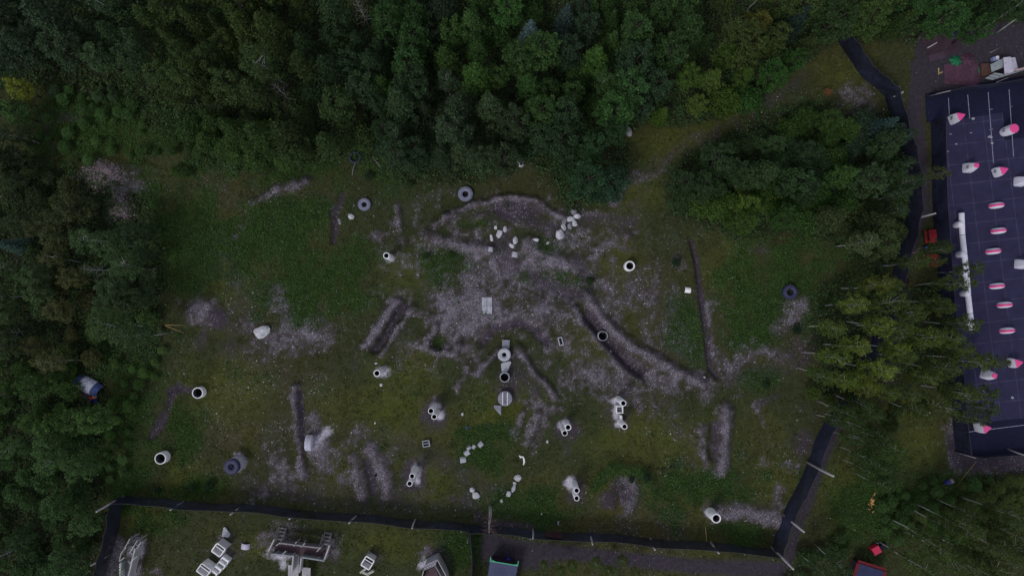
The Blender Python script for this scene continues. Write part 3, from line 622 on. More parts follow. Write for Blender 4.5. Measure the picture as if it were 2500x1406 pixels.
def tone(px, py):
    c = sorted(TONES, key=lambda t: math.hypot(px - t[0], py - t[1]) + random.uniform(0, 60))[0]; v = lin(c[2]); m = sum(v) / 3
    k = (.038 / m) ** .45 * (1.32 if px < 420 else 1.0); v = (v[0] * 1.03, v[1] * 1.02, v[2] * .74); return tuple((q * .9 + m * .1) * k for q in v), c[3]
TB = 1.45     # leaf albedo over the colour the photo shows
placed = []
def fill(polyg, n, spacing, kinds, smin, smax, group, avoid=(), br=1.0):
    xs = [p[0] for p in polyg]; ys = [p[1] for p in polyg]; k = 0; tries = 0
    while k < n and tries < n * 120:
        tries += 1; x = random.uniform(min(xs), max(xs)); y = random.uniform(min(ys), max(ys)); ins = False
        for i in range(len(polyg)):
            x0, y0 = polyg[i]; x1, y1 = polyg[(i + 1) % len(polyg)]
            if (y0 > y) != (y1 > y) and x < (x1 - x0) * (y - y0) / (y1 - y0 + 1e-9) + x0: ins = not ins
        if not ins or any(math.hypot(x - a, y - b) < q for a, b, q in avoid): continue
        sp = spacing * random.uniform(.8, 1.1)
        if any(math.hypot(x - a, y - b) < sp for a, b in placed): continue
        placed.append((x, y)); c, wd = tone(x, y); kd = random.choices([q[0] for q in kinds], [q[1] for q in kinds])[0]
        s = random.uniform(smin, smax) * (1.25 if kd == 'shrub' else 1); j = TB * br * random.uniform(.78, 1.2)
        tree(x, y, kd, tuple(v * j for v in c), s, adj=wd, group=group); k += 1
def named(px, py, kind, rgb, s, label=None, group=None, hf=.72, sz=None, adj=''):
    rgb = tuple(q * .88 + sum(rgb) / 3 * .05 for q in rgb)
    placed.append((px, py)); tree(px, py, kind, tuple(v * TB for v in lin(rgb)), s, hf, label=label, group=group, sz=sz, adj=adj)
# singled-out trees
named(1295, 78, 'spruce', (78, 100, 100), 1.0, 'blue grey spruce standing among dark trees at top centre', hf=.6)
named(1382, 40, 'spruce', (56, 74, 68), .95, 'grey green spruce right of the blue spruce', hf=.6)
named(22, 598, 'spruce', (66, 92, 82), .8, 'round blue green spruce at the left edge of the photo', hf=.6)
named(2150, 310, 'spruce', (50, 74, 68), .95, 'blue green spruce at the right end of the bush belt', hf=.5)
named(1945, 50, 'spruce', (40, 58, 50), 1.0, 'dark blue green spruce beside the curved netting', hf=.5)
named(45, 215, 'broadleaf', (112, 122, 44), .62, 'small yellow green tree catching the eye at the left edge')
named(1162, 185, 'poplar', (58, 88, 36), 1.0, 'bright green pointed tree in the middle of the top wood')
named(1165, 120, 'poplar', (52, 80, 36), .7, 'bright green narrow top just above the pointed tree')
named(1535, 215, 'broadleaf', (54, 84, 44), 1.1, 'large bright green bushy tree above the dirt track')
named(1455, 140, 'poplar', (62, 94, 38), .85, 'bright green tree with a pointed crown in the top wood')
named(1290, 205, 'poplar', (52, 82, 38), .8, 'fresh green narrow tree left of the large bushy tree')
named(1740, 190, 'poplar', (72, 92, 38), .75, 'yellow green tree in the middle of the right wood')
named(1700, 255, 'broadleaf', (76, 94, 38), .6, 'yellow green small tree at the edge of the dirt track')
named(1845, 60, 'broadleaf', (84, 86, 36), .8, 'olive yellow tree near the top right wood edge')
named(1240, 20, 'broadleaf', (54, 90, 40), .9, 'fresh green tree with shiny leaves at the top edge')
named(880, 25, 'bare', (66, 66, 44), 1.0, 'half bare olive tree with pale branches at the top edge')
named(930, 205, 'poplar', (62, 90, 38), .7, 'light green small pointed tree above the grey green clump')
named(680, 220, 'bare', (56, 56, 40), .9, 'half bare tree with reddish twigs in the left wood')
named(1830, 500, 'broadleaf', (74, 96, 36), .75, 'yellow green rounded tree at the lower edge of the bush belt')
named(1430, 440, 'broadleaf', (42, 68, 42), 1.1, 'broad dark green tree overhanging the boulder cluster')
named(1490, 450, 'broadleaf', (40, 64, 46), 1.0, 'dark blue green tree beside the boulder cluster')
named(250, 590, 'birch', (60, 82, 48), .95, 'grey green birch with pale branches at the edge of the left wood', hf=.7)
named(300, 650, 'birch', (58, 80, 46), .9, 'grey green birch just below the pale branched birch', hf=.7)
named(270, 800, 'birch', (60, 80, 42), 1.0, 'broad green birch at the edge of the left wood', hf=.7)
named(330, 820, 'birch', (54, 74, 42), .9, 'green birch touching the clearing left of the white boulder', hf=.7)
named(2110, 590, 'birch', (70, 84, 52), .85, 'dusty green birch with a pale leaning trunk by the fence', hf=.7)
# right-hand birches, tall
BG = 'tall birches between the fence and the black field'
for i, (x, y, rgb, s) in enumerate([(2090,745,(90,106,44),.85),(2150,790,(94,110,44),.9),(2035,800,(74,92,40),.8),(2030,870,(78,96,40),.85),(2090,850,(90,106,42),.9),(2140,900,(98,114,44),.95),(2100,925,(92,108,40),.85),
        (2000,910,(66,84,40),.7),(2230,760,(72,88,40),.8),(2260,830,(78,94,38),.85),(2200,870,(70,86,38),.8),(2330,690,(66,82,40),.85),(2370,660,(62,78,40),.7),(2350,790,(66,82,38),.85),(2300,900,(66,80,38),.9),(2370,880,(70,86,38),.95),
        (2290,990,(64,78,36),.9),(2350,960,(68,82,36),.95),(2400,960,(62,78,36),.8),(2370,1020,(62,76,36),.75),(2180,700,(78,92,40),.7),(2190,850,(92,108,40),.8),(2060,930,(80,98,40),.8),(2250,920,(76,92,38),.8),(2160,960,(74,90,38),.75),(2310,820,(74,90,38),.85),(2340,850,(72,86,38),.85),(2420,880,(66,82,38),.7),(2410,1000,(62,78,36),.7),(2240,1000,(62,78,38),.7),(2300,750,(70,86,38),.75),(2210,960,(58,74,36),.8),(2080,1010,(64,80,40),.75),(2140,1085,(58,74,38),.7),(2170,1150,(56,72,38),.7),(2290,420,(68,78,44),.6),(2300,600,(60,76,40),.6)]):
    n, d_, m_ = where(x, y); wd = tone(x, y)[1]
    named(x, y, 'birch', tuple(q * (.96 if x > 2190 else 1.0) for q in rgb), s * .78, None, BG, .76, adj='tall ' + wd, sz=s)
for i, (x, y, s) in enumerate([(2060,1385,.6),(2010,1400,.55),(2290,1330,.75),(2340,1370,.8),(2360,1290,.75),(2420,1330,.8),(2440,1390,.85),(2480,1300,.8),(2390,1400,.8),(2500,1350,.85),(2460,1260,.65),(2260,1395,.75),(2320,1290,.65),(1400,1385,.42),(1460,1378,.45),(1330,1385,.4),(1520,1372,.4),(1370,1400,.42),(1490,1402,.45),(1550,1400,.4)]):
    c, wd = tone(x, y); placed.append((x, y)); tree(x, y, 'birch', tuple(v * TB * 1.05 for v in c), s * .9, .8, adj='slender ' + wd, group='birches with pale trunks along the lower right', sz=s * (1.35 if x > 1700 else 1.0))
for i, (x, y, s) in enumerate([(2222, 330, .45), (2210, 400, .5), (2215, 450, .5), (2195, 520, .5), (2110, 985, .55), (2135, 1010, .55), (2060, 1000, .5), (2090, 1035, .55), (2180, 1090, .6), (2120, 1120, .5), (2160, 1190, .5), (2235, 440, .5), (2200, 470, .5), (2240, 640, .55), (2180, 745, .7), (2150, 700, .65), (2195, 800, .7), (2120, 945, .65), (2085, 1075, .5), (2125, 1060, .45), (2150, 1060, .5), (2120, 1150, .45), (2150, 1145, .5), (2180, 1180, .45), (2045, 1030, .4), (2380, 1260, .5), (2430, 1290, .5), (2330, 1340, .55), (2480, 1360, .6), (2400, 1370, .6)]):
    c, wd = tone(x, y); placed.append((x, y)); tree(x, y, 'birch', tuple(v * TB * .95 for v in c), s, .8, adj='thin ' + wd, group='thin birches around the fence bend', sz=s * 1.5)
# woods
fill([(60,300),(120,210),(340,220),(420,330),(560,420),(400,440),(380,520),(330,430),(200,395),(60,400)], 46, 22, (('shrub', 1),), .14, .46, 'low scrub of the upper left clearing', avoid=[(150,287,34),(265,440,60)], br=1.12)
fill([(-60,230),(50,250),(55,410),(-60,420)], 8, 44, (('broadleaf', 1), ('birch', .4)), .6, .8, 'dark trees at the left photo edge')
fill([(250,880),(380,860),(400,700),(410,880),(330,1000),(300,1190),(250,1190),(262,1000)], 22, 26, (('shrub', 1),), .2, .4, 'low scrub along the left wood edge', avoid=[(222,940,56)], br=1.45)
fill([(-60,-60),(2560,-60),(2560,30),(2400,70),(2240,70),(2050,75),(1960,150),(1890,190),(1840,240),(1700,280),(1570,290),(1500,380),(1440,400),(1380,400),(1300,350),(1250,390),(1180,400),(1000,395),(900,350),(760,380),(640,380),(540,330),(450,260),(380,180),(250,165),(150,140),(60,165),(-60,180)],
     190, 56, (('broadleaf', 6), ('poplar', 3), ('birch', .5), ('spruce', .6), ('shrub', 1)), .62, 1.12, 'trees of the dark wood along the top', avoid=[(1270,400,30),(1533,322,28),(866,384,34)])
fill([(1650,430),(1860,310),(2010,280),(2190,310),(2225,400),(2215,500),(2180,620),(2090,590),(1990,540),(1870,540),(1760,550),(1660,500)],
     62, 38, (('shrub', 6), ('broadleaf', 2), ('poplar', .6)), .62, .95, 'bushes of the belt beside the dirt track', avoid=[(2090,240,40),(2130,400,22)])
fill([(-60,400),(170,430),(200,560),(370,560),(375,840),(240,880),(170,920),(180,970),(240,1010),(225,1190),(190,1450),(-60,1450)],
     104, 42, (('shrub', 4.5), ('broadleaf', 4), ('bare', .5), ('birch', .8)), .5, .85, 'trees and bushes of the left wood', avoid=[(220,940,52),(265,440,50)])
fill([(860,330),(1000,400),(1180,410),(1240,330),(1240,250),(1000,260)], 30, 36, (('shrub', 5), ('birch', .6)), .6, .85, 'grey green saplings at the wood edge', avoid=[(866,384,34)])
fill([(430,330),(560,380),(730,400),(820,350),(700,300),(480,300)], 16, 36, (('shrub', 1),), .6, .9, 'bushes at the lower edge of the left wood', br=1.3)
fill([(2150,1200),(2290,1170),(2520,1170),(2520,1250),(2300,1270),(2190,1330),(2150,1290)], 44, 30, (('shrub', 1),), .28, .5, 'green bushes at lower right', avoid=[(2128,1225,30),(2312,1173,30)], br=1.45)
fill([(1960,950),(2100,960),(2200,1000),(2160,1080),(2060,1050),(2050,1000)], 8, 36, (('shrub', 1),), .4, .6, 'bushes by the fence bend')
fill([(1900,1400),(1990,1340),(2080,1300),(2090,1420),(1900,1440)], 9, 34, (('shrub', 1),), .4, .6, 'low bushes below the netting corner', br=1.35)
for i, (x, y, rgb, s, l) in enumerate([(1945,805,(34,56,38),.4,'dark green low bush right of the gravel slope'),(1870,940,(44,62,36),.35,'round mossy bush near the lower right trench'),(510,1185,(38,60,36),.4,'low dark bush right above the lower netting'),(470,1190,(42,62,36),.35,'low bush left of the dark bush above the netting'),
        (385,1195,(40,62,38),.28,'tiny green bush near the netting corner'),(1100,625,(52,78,34),.35,'small bright bush below the gravel ridge'),(1040,625,(46,70,34),.3,'small bush at the end of the gravel ridge'),(1440,685,(46,66,34),.4,'low green bush between the gravel ridges'),(1575,1160,(42,58,40),.35,'dark bush on the mound with a pit'),
        (1000,450,(48,66,36),.35,'small bush left of the pale ringed tyre'),(900,430,(44,62,38),.4,'small bush above the two tyres'),(1540,840+330,(40,56,38),.25,'tiny dark bush above the mound pit'),(1650,640,(38,56,36),.4,'dark spreading bush left of the narrow path'),(2020,225,(120,86,54),.35,'orange brown autumn bush beside the dirt track'),(2210,690,(80,58,54),.35,'reddish bush beside the dark path')]):
    named(x, y, 'shrub', rgb, s, l, hf=.5)

# ---------------------------------------------------------------- concrete pipes, covers and tyres
def pipe(px, py, h, ro, ri, label, m=CONCW, group=None, name='concrete_pipe', cat='pipe', lean=0.0, wob=0.0):
    """px,py = centre of the top rim in the photo"""
    p = P(px, py, h); p.z = gz(p.x, p.y); hh = h - p.z
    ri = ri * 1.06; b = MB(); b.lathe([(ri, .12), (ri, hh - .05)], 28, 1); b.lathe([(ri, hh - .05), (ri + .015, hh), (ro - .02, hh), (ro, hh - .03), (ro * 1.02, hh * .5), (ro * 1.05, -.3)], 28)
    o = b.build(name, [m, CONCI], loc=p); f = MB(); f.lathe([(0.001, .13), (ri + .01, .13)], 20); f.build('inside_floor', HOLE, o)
    tag(o, label, cat, group); return o
TW = 'upright whitewashed pipes standing in pairs'
pipe(943, 624, 3.2, .42, .29, 'single slim white pipe with a dark opening in the grass left of centre')
pipe(1538, 649, 1.1, .68, .46, 'low wide concrete ring at the edge of the bushes')
pipe(1472, 820, .7, .66, .55, 'thin walled concrete ring sitting in the gravel trench', CONC)
pipe(920, 911, 3.2, .44, .31, 'single white pipe beside a splash of white powder')
pipe(1232, 921, 1.0, .66, .52, 'black mouthed concrete ring below the curved slab', CONC)
pipe(482, 959, 1.0, .75, .58, 'wide concrete ring at the end of the left trench', CONCW)
pipe(391, 1119, 1.2, .78, .60, 'wide concrete ring nearest to the lower left netting corner', CONCW)
pipe(1749, 1265, 3.0, .62, .44, 'white pipe at the left end of the lower right gravel ridge')
pipe(1052, 1003, 3.9, .39, .29, 'upper pipe of the pair left of the round cover', group=TW)
pipe(1060, 1017, 3.7, .37, .27, 'lower pipe of the pair left of the round cover', group=TW)
pipe(1006, 1162, 3.8, .37, .26, 'upper pipe of the pair left of the stepped slabs', group=TW)
pipe(1000, 1180, 4.3, .38, .27, 'lower pipe of the pair left of the stepped slabs', group=TW)
pipe(1387, 1043, 3.4, .42, .29, 'upper pipe of the pair left of the square chute', group=TW)
pipe(1379, 1057, 3.3, .37, .28, 'lower pipe of the pair left of the square chute', group=TW)
pipe(1408, 1197, 3.9, .38, .27, 'upper pipe of the pair nearest the lower fence', group=TW)
pipe(1408, 1216, 3.3, .36, .26, 'lower pipe of the pair nearest the lower fence', group=TW)
pipe(1522, 984, 4.2, .40, .28, 'white pipe at the upper end of the square chute', group=TW)
pipe(1525, 1041, 3.6, .38, .27, 'white pipe at the lower end of the square chute', group=TW)
pipe(918, 1158, .3, .26, .18, 'tiny concrete ring between two gravel ridges', CONC)
# chute between two pipes
def frame_box(px, py, w_, d_, h, t, rz, name, label, cat, m=CONCW, slats=3, slat_m=CONCG):
    p = P(px, py, h); p.z = gz(p.x, p.y); hh = h - p.z; e = empty(name, p, rz)
    b = MB()
    for sx in (-1, 1): b.box((sx * (w_ / 2 - t / 2), 0, hh / 2 - .1), (t, d_, hh + .2))
    for sy in (-1, 1): b.box((0, sy * (d_ / 2 - t / 2), hh / 2 - .1), (w_ - 2 * t - .004, t, hh + .2))
    b.build('wall', m, e, bevel=.03)
    f = MB(); f.box((0, 0, .2), (w_ - 2 * t - .01, d_ - 2 * t - .01, .1)); f.build('inside_floor', HOLE, e)
    for i in range(slats):
        s_ = MB(); s_.box((0, (i - (slats - 1) / 2) * (d_ - 2 * t) / max(slats, 1), hh * .7), (w_ - 2 * t - .01, .09, .05)); s_.build('slat', slat_m, e)
    tag(e, label, cat); return e
frame_box(1513, 1000, .95, 1.0, 1.4, .13, 0, 'concrete_chute', 'square concrete chute with slats between two white pipes', 'chute')
a = PG(1514, 1012); b_ = PG(1516, 1031); w1 = MB(); w1.wall((a.x, a.y), (b_.x, b_.y), -.1, .9, .28); tag(w1.build('low_wall', CONCW, loc=(0, 0, a.z), bevel=.04), 'low white wall running down from the square chute', 'wall')
frame_box(1040, 1083, .95, .85, .5, .1, .15, 'concrete_box', 'small square concrete box with a dark open top left of the stepped slabs', 'box', CONC, 1, CONC)  # box floor is near-black, the shade of its opening put into the colour
frame_box(1369, 833, .62, 1.15, .4, .13, .25, 'concrete_trough', 'oblong concrete trough in the grass right of the round cover', 'trough', CONC, 0)
def tyre(px, py, ro, ri, w_, label, m, n=1, group=None, name='tyre', lugs=True, green=False):
    h = w_ * n; p = P(px, py, h); p.z = gz(p.x, p.y); e0 = None
    for k in range(n):
        b = MB(); z0 = k * w_
        prof = [(ri, w_ * .25), (ri + .03, w_ * .1), (ri + (ro - ri) * .35, .01), (ro * .9, .015), (ro * .985, w_ * .14), (ro, w_ * .5), (ro * .985, w_ * .86), (ro * .9, w_ * .985), (ri + (ro - ri) * .35, w_ * .99), (ri + .03, w_ * .9), (ri, w_ * .75)]
        b.lathe(prof, 40, closed=True)
        if lugs:
            for i in range(26):
                a = 2 * math.pi * i / 26
                for sg in (0, 1):
                    a2 = a + sg * .12; zz = w_ * (.28 + .44 * sg)
                    b.box(((ro + .01) * math.cos(a2), (ro + .01) * math.sin(a2), zz), (.09, ro * .14, w_ * .38), a2 + (.25 if sg else -.25) * 0)
                    b.box((ro * .90 * math.cos(a2), ro * .90 * math.sin(a2), w_ * (.985 if sg else .02)), (ro * .16, ro * .07, .05), a2)
        o = b.build(name, m if not isinstance(m, list) else m[k], loc=p + Vector((random.uniform(-.05, .05) * (k > 0), random.uniform(-.05, .05) * (k > 0), z0)))
        lb = label if isinstance(label, str) else label[k]; tag(o, lb, 'tyre', group)
        if k == 0:
            f = MB(); f.lathe([(0.001, .08), (ri + .02, .08)], 20); f.build('soil', HOLE if not green else mat('mossy_soil', (0.012, 0.02, 0.01), .4, 4), o)  # disc in the tyre hole, with the hole's shade painted into its colour
    return o
tyre(1136, 473, .97, .40, .55, 'large dusty pale tyre lying at the wood edge above the gravel ring', RUBG)
tyre(889, 499, .82, .34, .45, 'dusty pale tyre lying left of the large pale tyre', RUBG)
tyre(866, 384, .80, .60, .35, 'tyre with a thin pale rim half hidden under saplings', RUB, green=True, lugs=False)
tyre(1930, 713, .95, .42, .75, 'dark blue black tractor tyre standing alone on the right gravel patch', RUB)
tyre(563, 1140, .98, .36, .72, ['bottom whitewashed tyre of the lower left tyre stack', 'middle whitewashed tyre of the lower left tyre stack', 'top dark blue tyre of the lower left tyre stack'], [RUBW, RUBW, RUB], 3, 'lower left tyre stack')
# upright tyre seen on its tread
p = PG(758, 1077); b = MB(); M_ = Matrix.Rotation(math.pi / 2, 3, 'Y')
ro, ri, w_ = 1.0, .42, .95
b.lathe([(ri, -w_ * .2), (ro * .55, -w_ * .42), (ro * .9, -w_ * .48), (ro, -w_ * .3), (ro, w_ * .3), (ro * .9, w_ * .48), (ro * .55, w_ * .42), (ri, w_ * .2)], 40, closed=True, M=M_, off=(0, 0, ro * .85))
for i in range(26):
    a = 2 * math.pi * i / 26
    for sg in (-1, 1):
        c = Vector((sg * w_ * .2, ro * math.cos(a + sg * .06), ro * .85 + ro * math.sin(a + sg * .06)))
        d = Vector((0, math.cos(a + sg * .06), math.sin(a + sg * .06)))
        b.bar(c - d * .02, c + d * .05, w_ * .36, t2=.1)
o = b.build('tyre', RUBW, loc=p); o.rotation_euler = (0, .12, -.06); tag(o, 'big whitewashed tyre standing upright beside a spill of white powder', 'tyre')
# round covers
def cover_disc(px, py, ro, ri, h, label, slab=False, m=CONC):
    p = P(px, py, h); p.z = gz(p.x, p.y); hh = h - p.z; b = MB()
    b.lathe([(ri, -.2), (ri, hh), (ro - .03, hh), (ro, hh - .04), (ro, -.2)], 36)
    o = b.build('concrete_cover', m, loc=p); f = MB(); f.lathe([(0.001, .04), (ri + .01, .04)], 20); f.build('inside_floor', HOLE, o); tag(o, label, 'cover')
    if slab:
        s_ = MB()
        for sx in (-1, 1): s_.box((sx * .31, 0, hh + .05), (.09, 1.75, .09), 0)
        s_.build('rail', CONCW, o)
        t_ = MB()
        for k in range(12): t_.box((0, -.72 + k * .13, hh + .035), (.52, .07, .06))
        t_.build('rung', CONCG, o)
    return o
cover_disc(1231, 866, .88, .30, .8, 'smooth round concrete cover with a small dark hole', m=CONC)
cover_disc(1233, 973, .97, .05, .7, 'round concrete cover carrying a ladder shaped slab', True, CONCG)

# ---------------------------------------------------------------- slabs, shells and boulders
def slab(name, pts, h, label, m, cat='slab', tiltz=0.0, group=None, bev=.03):
    c = P(sum(q[0] for q in pts) / len(pts), sum(q[1] for q in pts) / len(pts), 0); g = gz(c.x, c.y); b = MB()
    base = [((P(x, y, h).x - c.x) * 1.02, (P(x, y, h).y - c.y) * 1.02) for x, y in pts]; n = len(base)
    vs = [(x, y, -.1) for x, y in base] + [(x * .98, y * .98, h + tiltz * y) for x, y in base]
    b.add(vs, [tuple(range(n))[::-1], tuple(range(n, 2 * n))] + [(i, (i + 1) % n, n + (i + 1) % n, n + i) for i in range(n)])
    o = b.build(name, m, loc=(c.x, c.y, g), bevel=bev); tag(o, label, cat, group); return o
slab('concrete_slab', [(1226, 829), (1245, 830), (1243, 851), (1226, 849)], .35, 'grey square slab leading up to the smooth round cover', CONCG, tiltz=.12)
slab('concrete_slab', [(1223, 889), (1228, 885), (1246, 882), (1248, 886), (1243, 897), (1242, 902), (1235, 910), (1225, 909)], .3, 'curved kidney shaped slab between two round rings', CONC)
slab('concrete_slab', [(1206, 989), (1224, 990), (1223, 1014), (1217, 1008), (1206, 996)], .25, 'pointed slab lying against the laddered cover', CONCG)
slab('concrete_slab', [(545, 1287), (549, 1286), (561, 1302), (560, 1308), (556, 1312), (541, 1309)], .25, 'tapered pale slab inside the lower left enclosure', CONC)
# two-sheet cover
p = PG(1189, 746); e = empty('sheet_panel', p + Vector((0, 0, .12)), 0)
for k, (yy, mm) in enumerate(((.57, CONC), (-.56, CONC))):
    b = MB()
    for i in range(8): b.box((-.60 + .165 * i + .05 * (i > 3), yy, .02 * (i % 2) + .03 * k), (.15, 1.10, .05 + .02 * (i % 2)))
    b.build('sheet', mm, e)
b = MB(); b.box((-.60, 0, -.1), (.08, 2.1, .12)); b.box((.52, 0, -.1), (.08, 2.1, .12)); b.build('bearer', WOODG, e); tag(e, 'flat pale ribbed sheet lying on the central gravel', 'panel')
def shell(px, py, L, R, rz, label, m=CONCG, group=None, tilt=0.0, t=.09, arc=math.pi * .95, h=None):
    p = PG(px, py); b = MB(); M_ = Matrix.Rotation(rz, 3, 'Z') @ Matrix.Rotation(tilt, 3, 'Y') @ Matrix.Rotation(math.pi / 2, 3, 'Y')
    a0 = math.pi / 2 + math.pi / 2 - arc / 2; a1 = a0 + arc
    b.lathe([(R - t, -L / 2), (R, -L / 2), (R, L / 2), (R - t, L / 2)], 16, closed=True, M=M_, a0=a0, a1=a1, off=(0, 0, R * .02 - (R * math.cos(arc / 2) if arc < math.pi else 0)))
    o = b.build('pipe_shell', m, loc=p, bevel=.015); tag(o, label, 'shell', group); return o
shell(1198, 610, .62, .36, 1.5, 'half pipe shell below the left boulders of the central gap', CONC)
shell(1257, 622, .75, .42, 1.4, 'half pipe shell with a bright edge below the oval boulder', CONC)
shell(1679, 708, .80, .40, -.12, 'pale half pipe shell lying beside the narrow dark path', CONCW)
SG = 'half pipe shells stepping down in a curved row'
for i, (x, y, rz, q, l) in enumerate([(1173, 1085, .75, .42, 'topmost shell of the curved row, set apart from the rest'), (1157, 1090, 1.0, .34, 'second shell from the top of the curved row'), (1145, 1093, .7, .36, 'third shell from the top of the curved row'), (1141, 1105, .55, .44, 'fourth and widest shell of the curved row'), (1130, 1122, .12, .46, 'lowest and squarest shell of the curved row')]):
    shell(x, y, q * 1.75, q, rz, l, CONC, SG, tilt=.12 * (-1) ** i, arc=math.pi * .72)
shell(600, 1332, .75, .62, 1.45, 'bluish white curved shell inside the lower left enclosure', RIB, arc=math.pi * .8)
def rock(px, py, w_, d_, h, rz, label, m=ROCK, group=None, seed=0, name='boulder'):
    """w_, d_ in photo pixels"""
    r = random.Random(seed or int(px * 7 + py)); p = PG(px, py); b = MB(); w_ *= MPP * 1.15; d_ *= MPP * 1.15
    n, m_ = 12, 6; vs = []; planes = [(Vector((r.gauss(0, 1), r.gauss(0, 1), r.uniform(-.2, 1))).normalized(), r.uniform(.62, .92)) for _ in range(9)]
    for j in range(m_ + 1):
        ph = math.pi * j / m_
        for k in range(n):
            th = 2 * math.pi * k / n; v = Vector((math.sin(ph) * math.cos(th), math.sin(ph) * math.sin(th), math.cos(ph))) * 1.05
            for nn, dd in planes:
                q = v.dot(nn)
                if q > dd: v -= nn * (q - dd)
            v *= 1 + r.uniform(-.03, .03); vs.append((v.x * w_ / 2, v.y * d_ / 2, v.z * h * .6 + h * .35))
    fs = [(j * n + k, (j + 1) * n + k, (j + 1) * n + (k + 1) % n, j * n + (k + 1) % n) for j in range(m_) for k in range(n)]
    b.add(vs, fs, 0, False); o = b.build(name, m, loc=p); o.rotation_euler = (0, 0, rz); tag(o, label, 'boulder', group); return o
rock(640, 810, 40, 27, 1.1, .35, 'large white boulder alone on the left gravel')
rock(1271, 397, 20, 22, .8, .3, 'white boulder at the wood edge above the gravel ring')
rock(1533, 322, 17, 26, .7, .15, 'grey boulder in the clearing beside the dirt track', ROCKD)
rock(858, 528, 15, 15, .5, .4, 'pale jagged stone below the smaller dusty tyre')
rock(829, 541, 7, 18, .3, .35, 'thin pale stone sliver in the curved trench', ROCKD)
CB = 'pale boulders around the central gap'
for x, y, a, b_, h, r_, l in [(1200,580,8,20,.4,.15,'narrow upright boulder above the left half pipe'),(1219,571,13,24,.6,-.35,'long slanting boulder second from the left'),(1233,561,9,16,.5,-.1,'small upright boulder topmost in the left group'),(1258,586,12,20,.6,.05,'oval boulder above the right half pipe'),(1249,600,12,12,.45,.5,'small triangular boulder touching the oval one'),
                               (1308,586,15,10,.35,0,'low flat boulder alone between the two groups'),(1210,555,8,10,.3,.2,'dull half buried boulder left of the topmost one'),(1335,594,12,7,.25,.5,'broken low stone right of the low flat boulder')]:
    rock(x, y, a, b_, h, r_, l, group=CB)
CC = 'heap of white boulders under the dark trees'
for x, y, a, b_, h, r_, l, m in [(1401,518,17,16,.6,.1,'grey topmost boulder of the white heap',ROCKD),(1408,528,19,13,.9,0,'bright boulder just below the top of the heap',ROCK),(1391,536,19,12,.8,.2,'wide boulder in the middle of the heap',ROCK),(1402,546,13,15,.6,.6,'sharp edged boulder on the right of the heap',ROCK),(1391,551,11,18,.6,0,'grey oval boulder under the wide one',ROCKD),
                                 (1377,543,12,18,.5,-.2,'bluish grey boulder on the left of the heap',ROCKD),(1376,556,11,16,.6,.5,'slanting boulder above the lowest of the heap',ROCK),(1367,573,20,22,.8,.35,'largest and lowest boulder of the white heap',ROCK)]:
    rock(x, y, a, b_, h, r_, l, m, CC)
CD = 'white stones in the lower centre'
for x, y, a, b_, h, r_, l in [(1264,1166,17,15,.5,.1,'lumpy top stone of the lower centre chain'),(1256,1179,8,10,.3,0,'smallest link stone of the lower centre chain'),(1254,1191,10,19,.5,-.2,'long stone in the middle of the chain'),(1242,1205,13,15,.4,-.5,'lowest stone of the lower centre chain'),(1224,1222,8,9,.3,0,'single small stone below the chain'),
                               (1153,1195,12,12,.4,.4,'smaller of the two stones on the green turf'),(1162,1208,21,15,.5,-.15,'larger of the two stones on the green turf'),(1129,1010,6,8,.2,0,'pale stone above the curved row of shells'),(1336,1078,5,8,.2,0,'pale stone below the paired gravel stripes'),(931,939,7,8,.25,0,'stone just below the powder splashed pipe'),
                               (919,887,8,5,.2,0,'low stone above the powder splashed pipe'),(1490,859,7,7,.25,0,'white stone on the ridge below the trench ring'),(1322,1254,6,5,.15,0,'white stone above the lower fence'),(1717,921,8,7,.2,0,'white stone at the end of the long gravel ridge'),(916,1032,5,6,.15,0,'white stone in the grass below the middle pipe'),(402,605,6,4,.12,.4,'white stone beside the left birches')]:
    rock(x, y, a, b_, h, r_, l, group=CD)
for x, y, a, l in [(1585, 1140, 7, 'dark soil clod nearest the mound pit'), (1606, 1143, 6, 'smallest dark soil clod right of the mound'), (1620, 1144, 10, 'dark soil clod second from the right'), (1641, 1138, 13, 'largest and rightmost dark soil clod')]: rock(x, y, a, a * .7, .2, .2, l, HOLE, 'dark soil clods in a row', name='soil_clod')
b = MB(); p = PG(1274, 1117)
pts = [(1268, 1111), (1271, 1115), (1277, 1114), (1279, 1119), (1280, 1126), (1278, 1134)]
b.tube([Vector((*(PG(x, y) - p)[:2], .12)) for x, y in pts], [.1, .16, .12, .14, .13, .08], 8); tag(b.build('plaster_strip', CONCW, loc=p), 'curled white strip lying above the lower stone chain', 'debris')
b = MB(); p = PG(1365, 1276); b.lathe([(.16, -.06), (.22, -.06), (.22, .06), (.16, .06)], 10, closed=True, a0=1.5, a1=4.6); tag(b.build('plastic_scrap', INF, loc=p + Vector((0, 0, .1))), 'small white crescent of plastic near the lower fence', 'litter')
b = MB(); b.box((0, 0, .06), (.42, .3, .12), .4); tag(b.build('blue_bucket', BLUEP, loc=PG(1141, 1043), bevel=.03), 'small blue bucket standing above the curved row of shells', 'bucket')

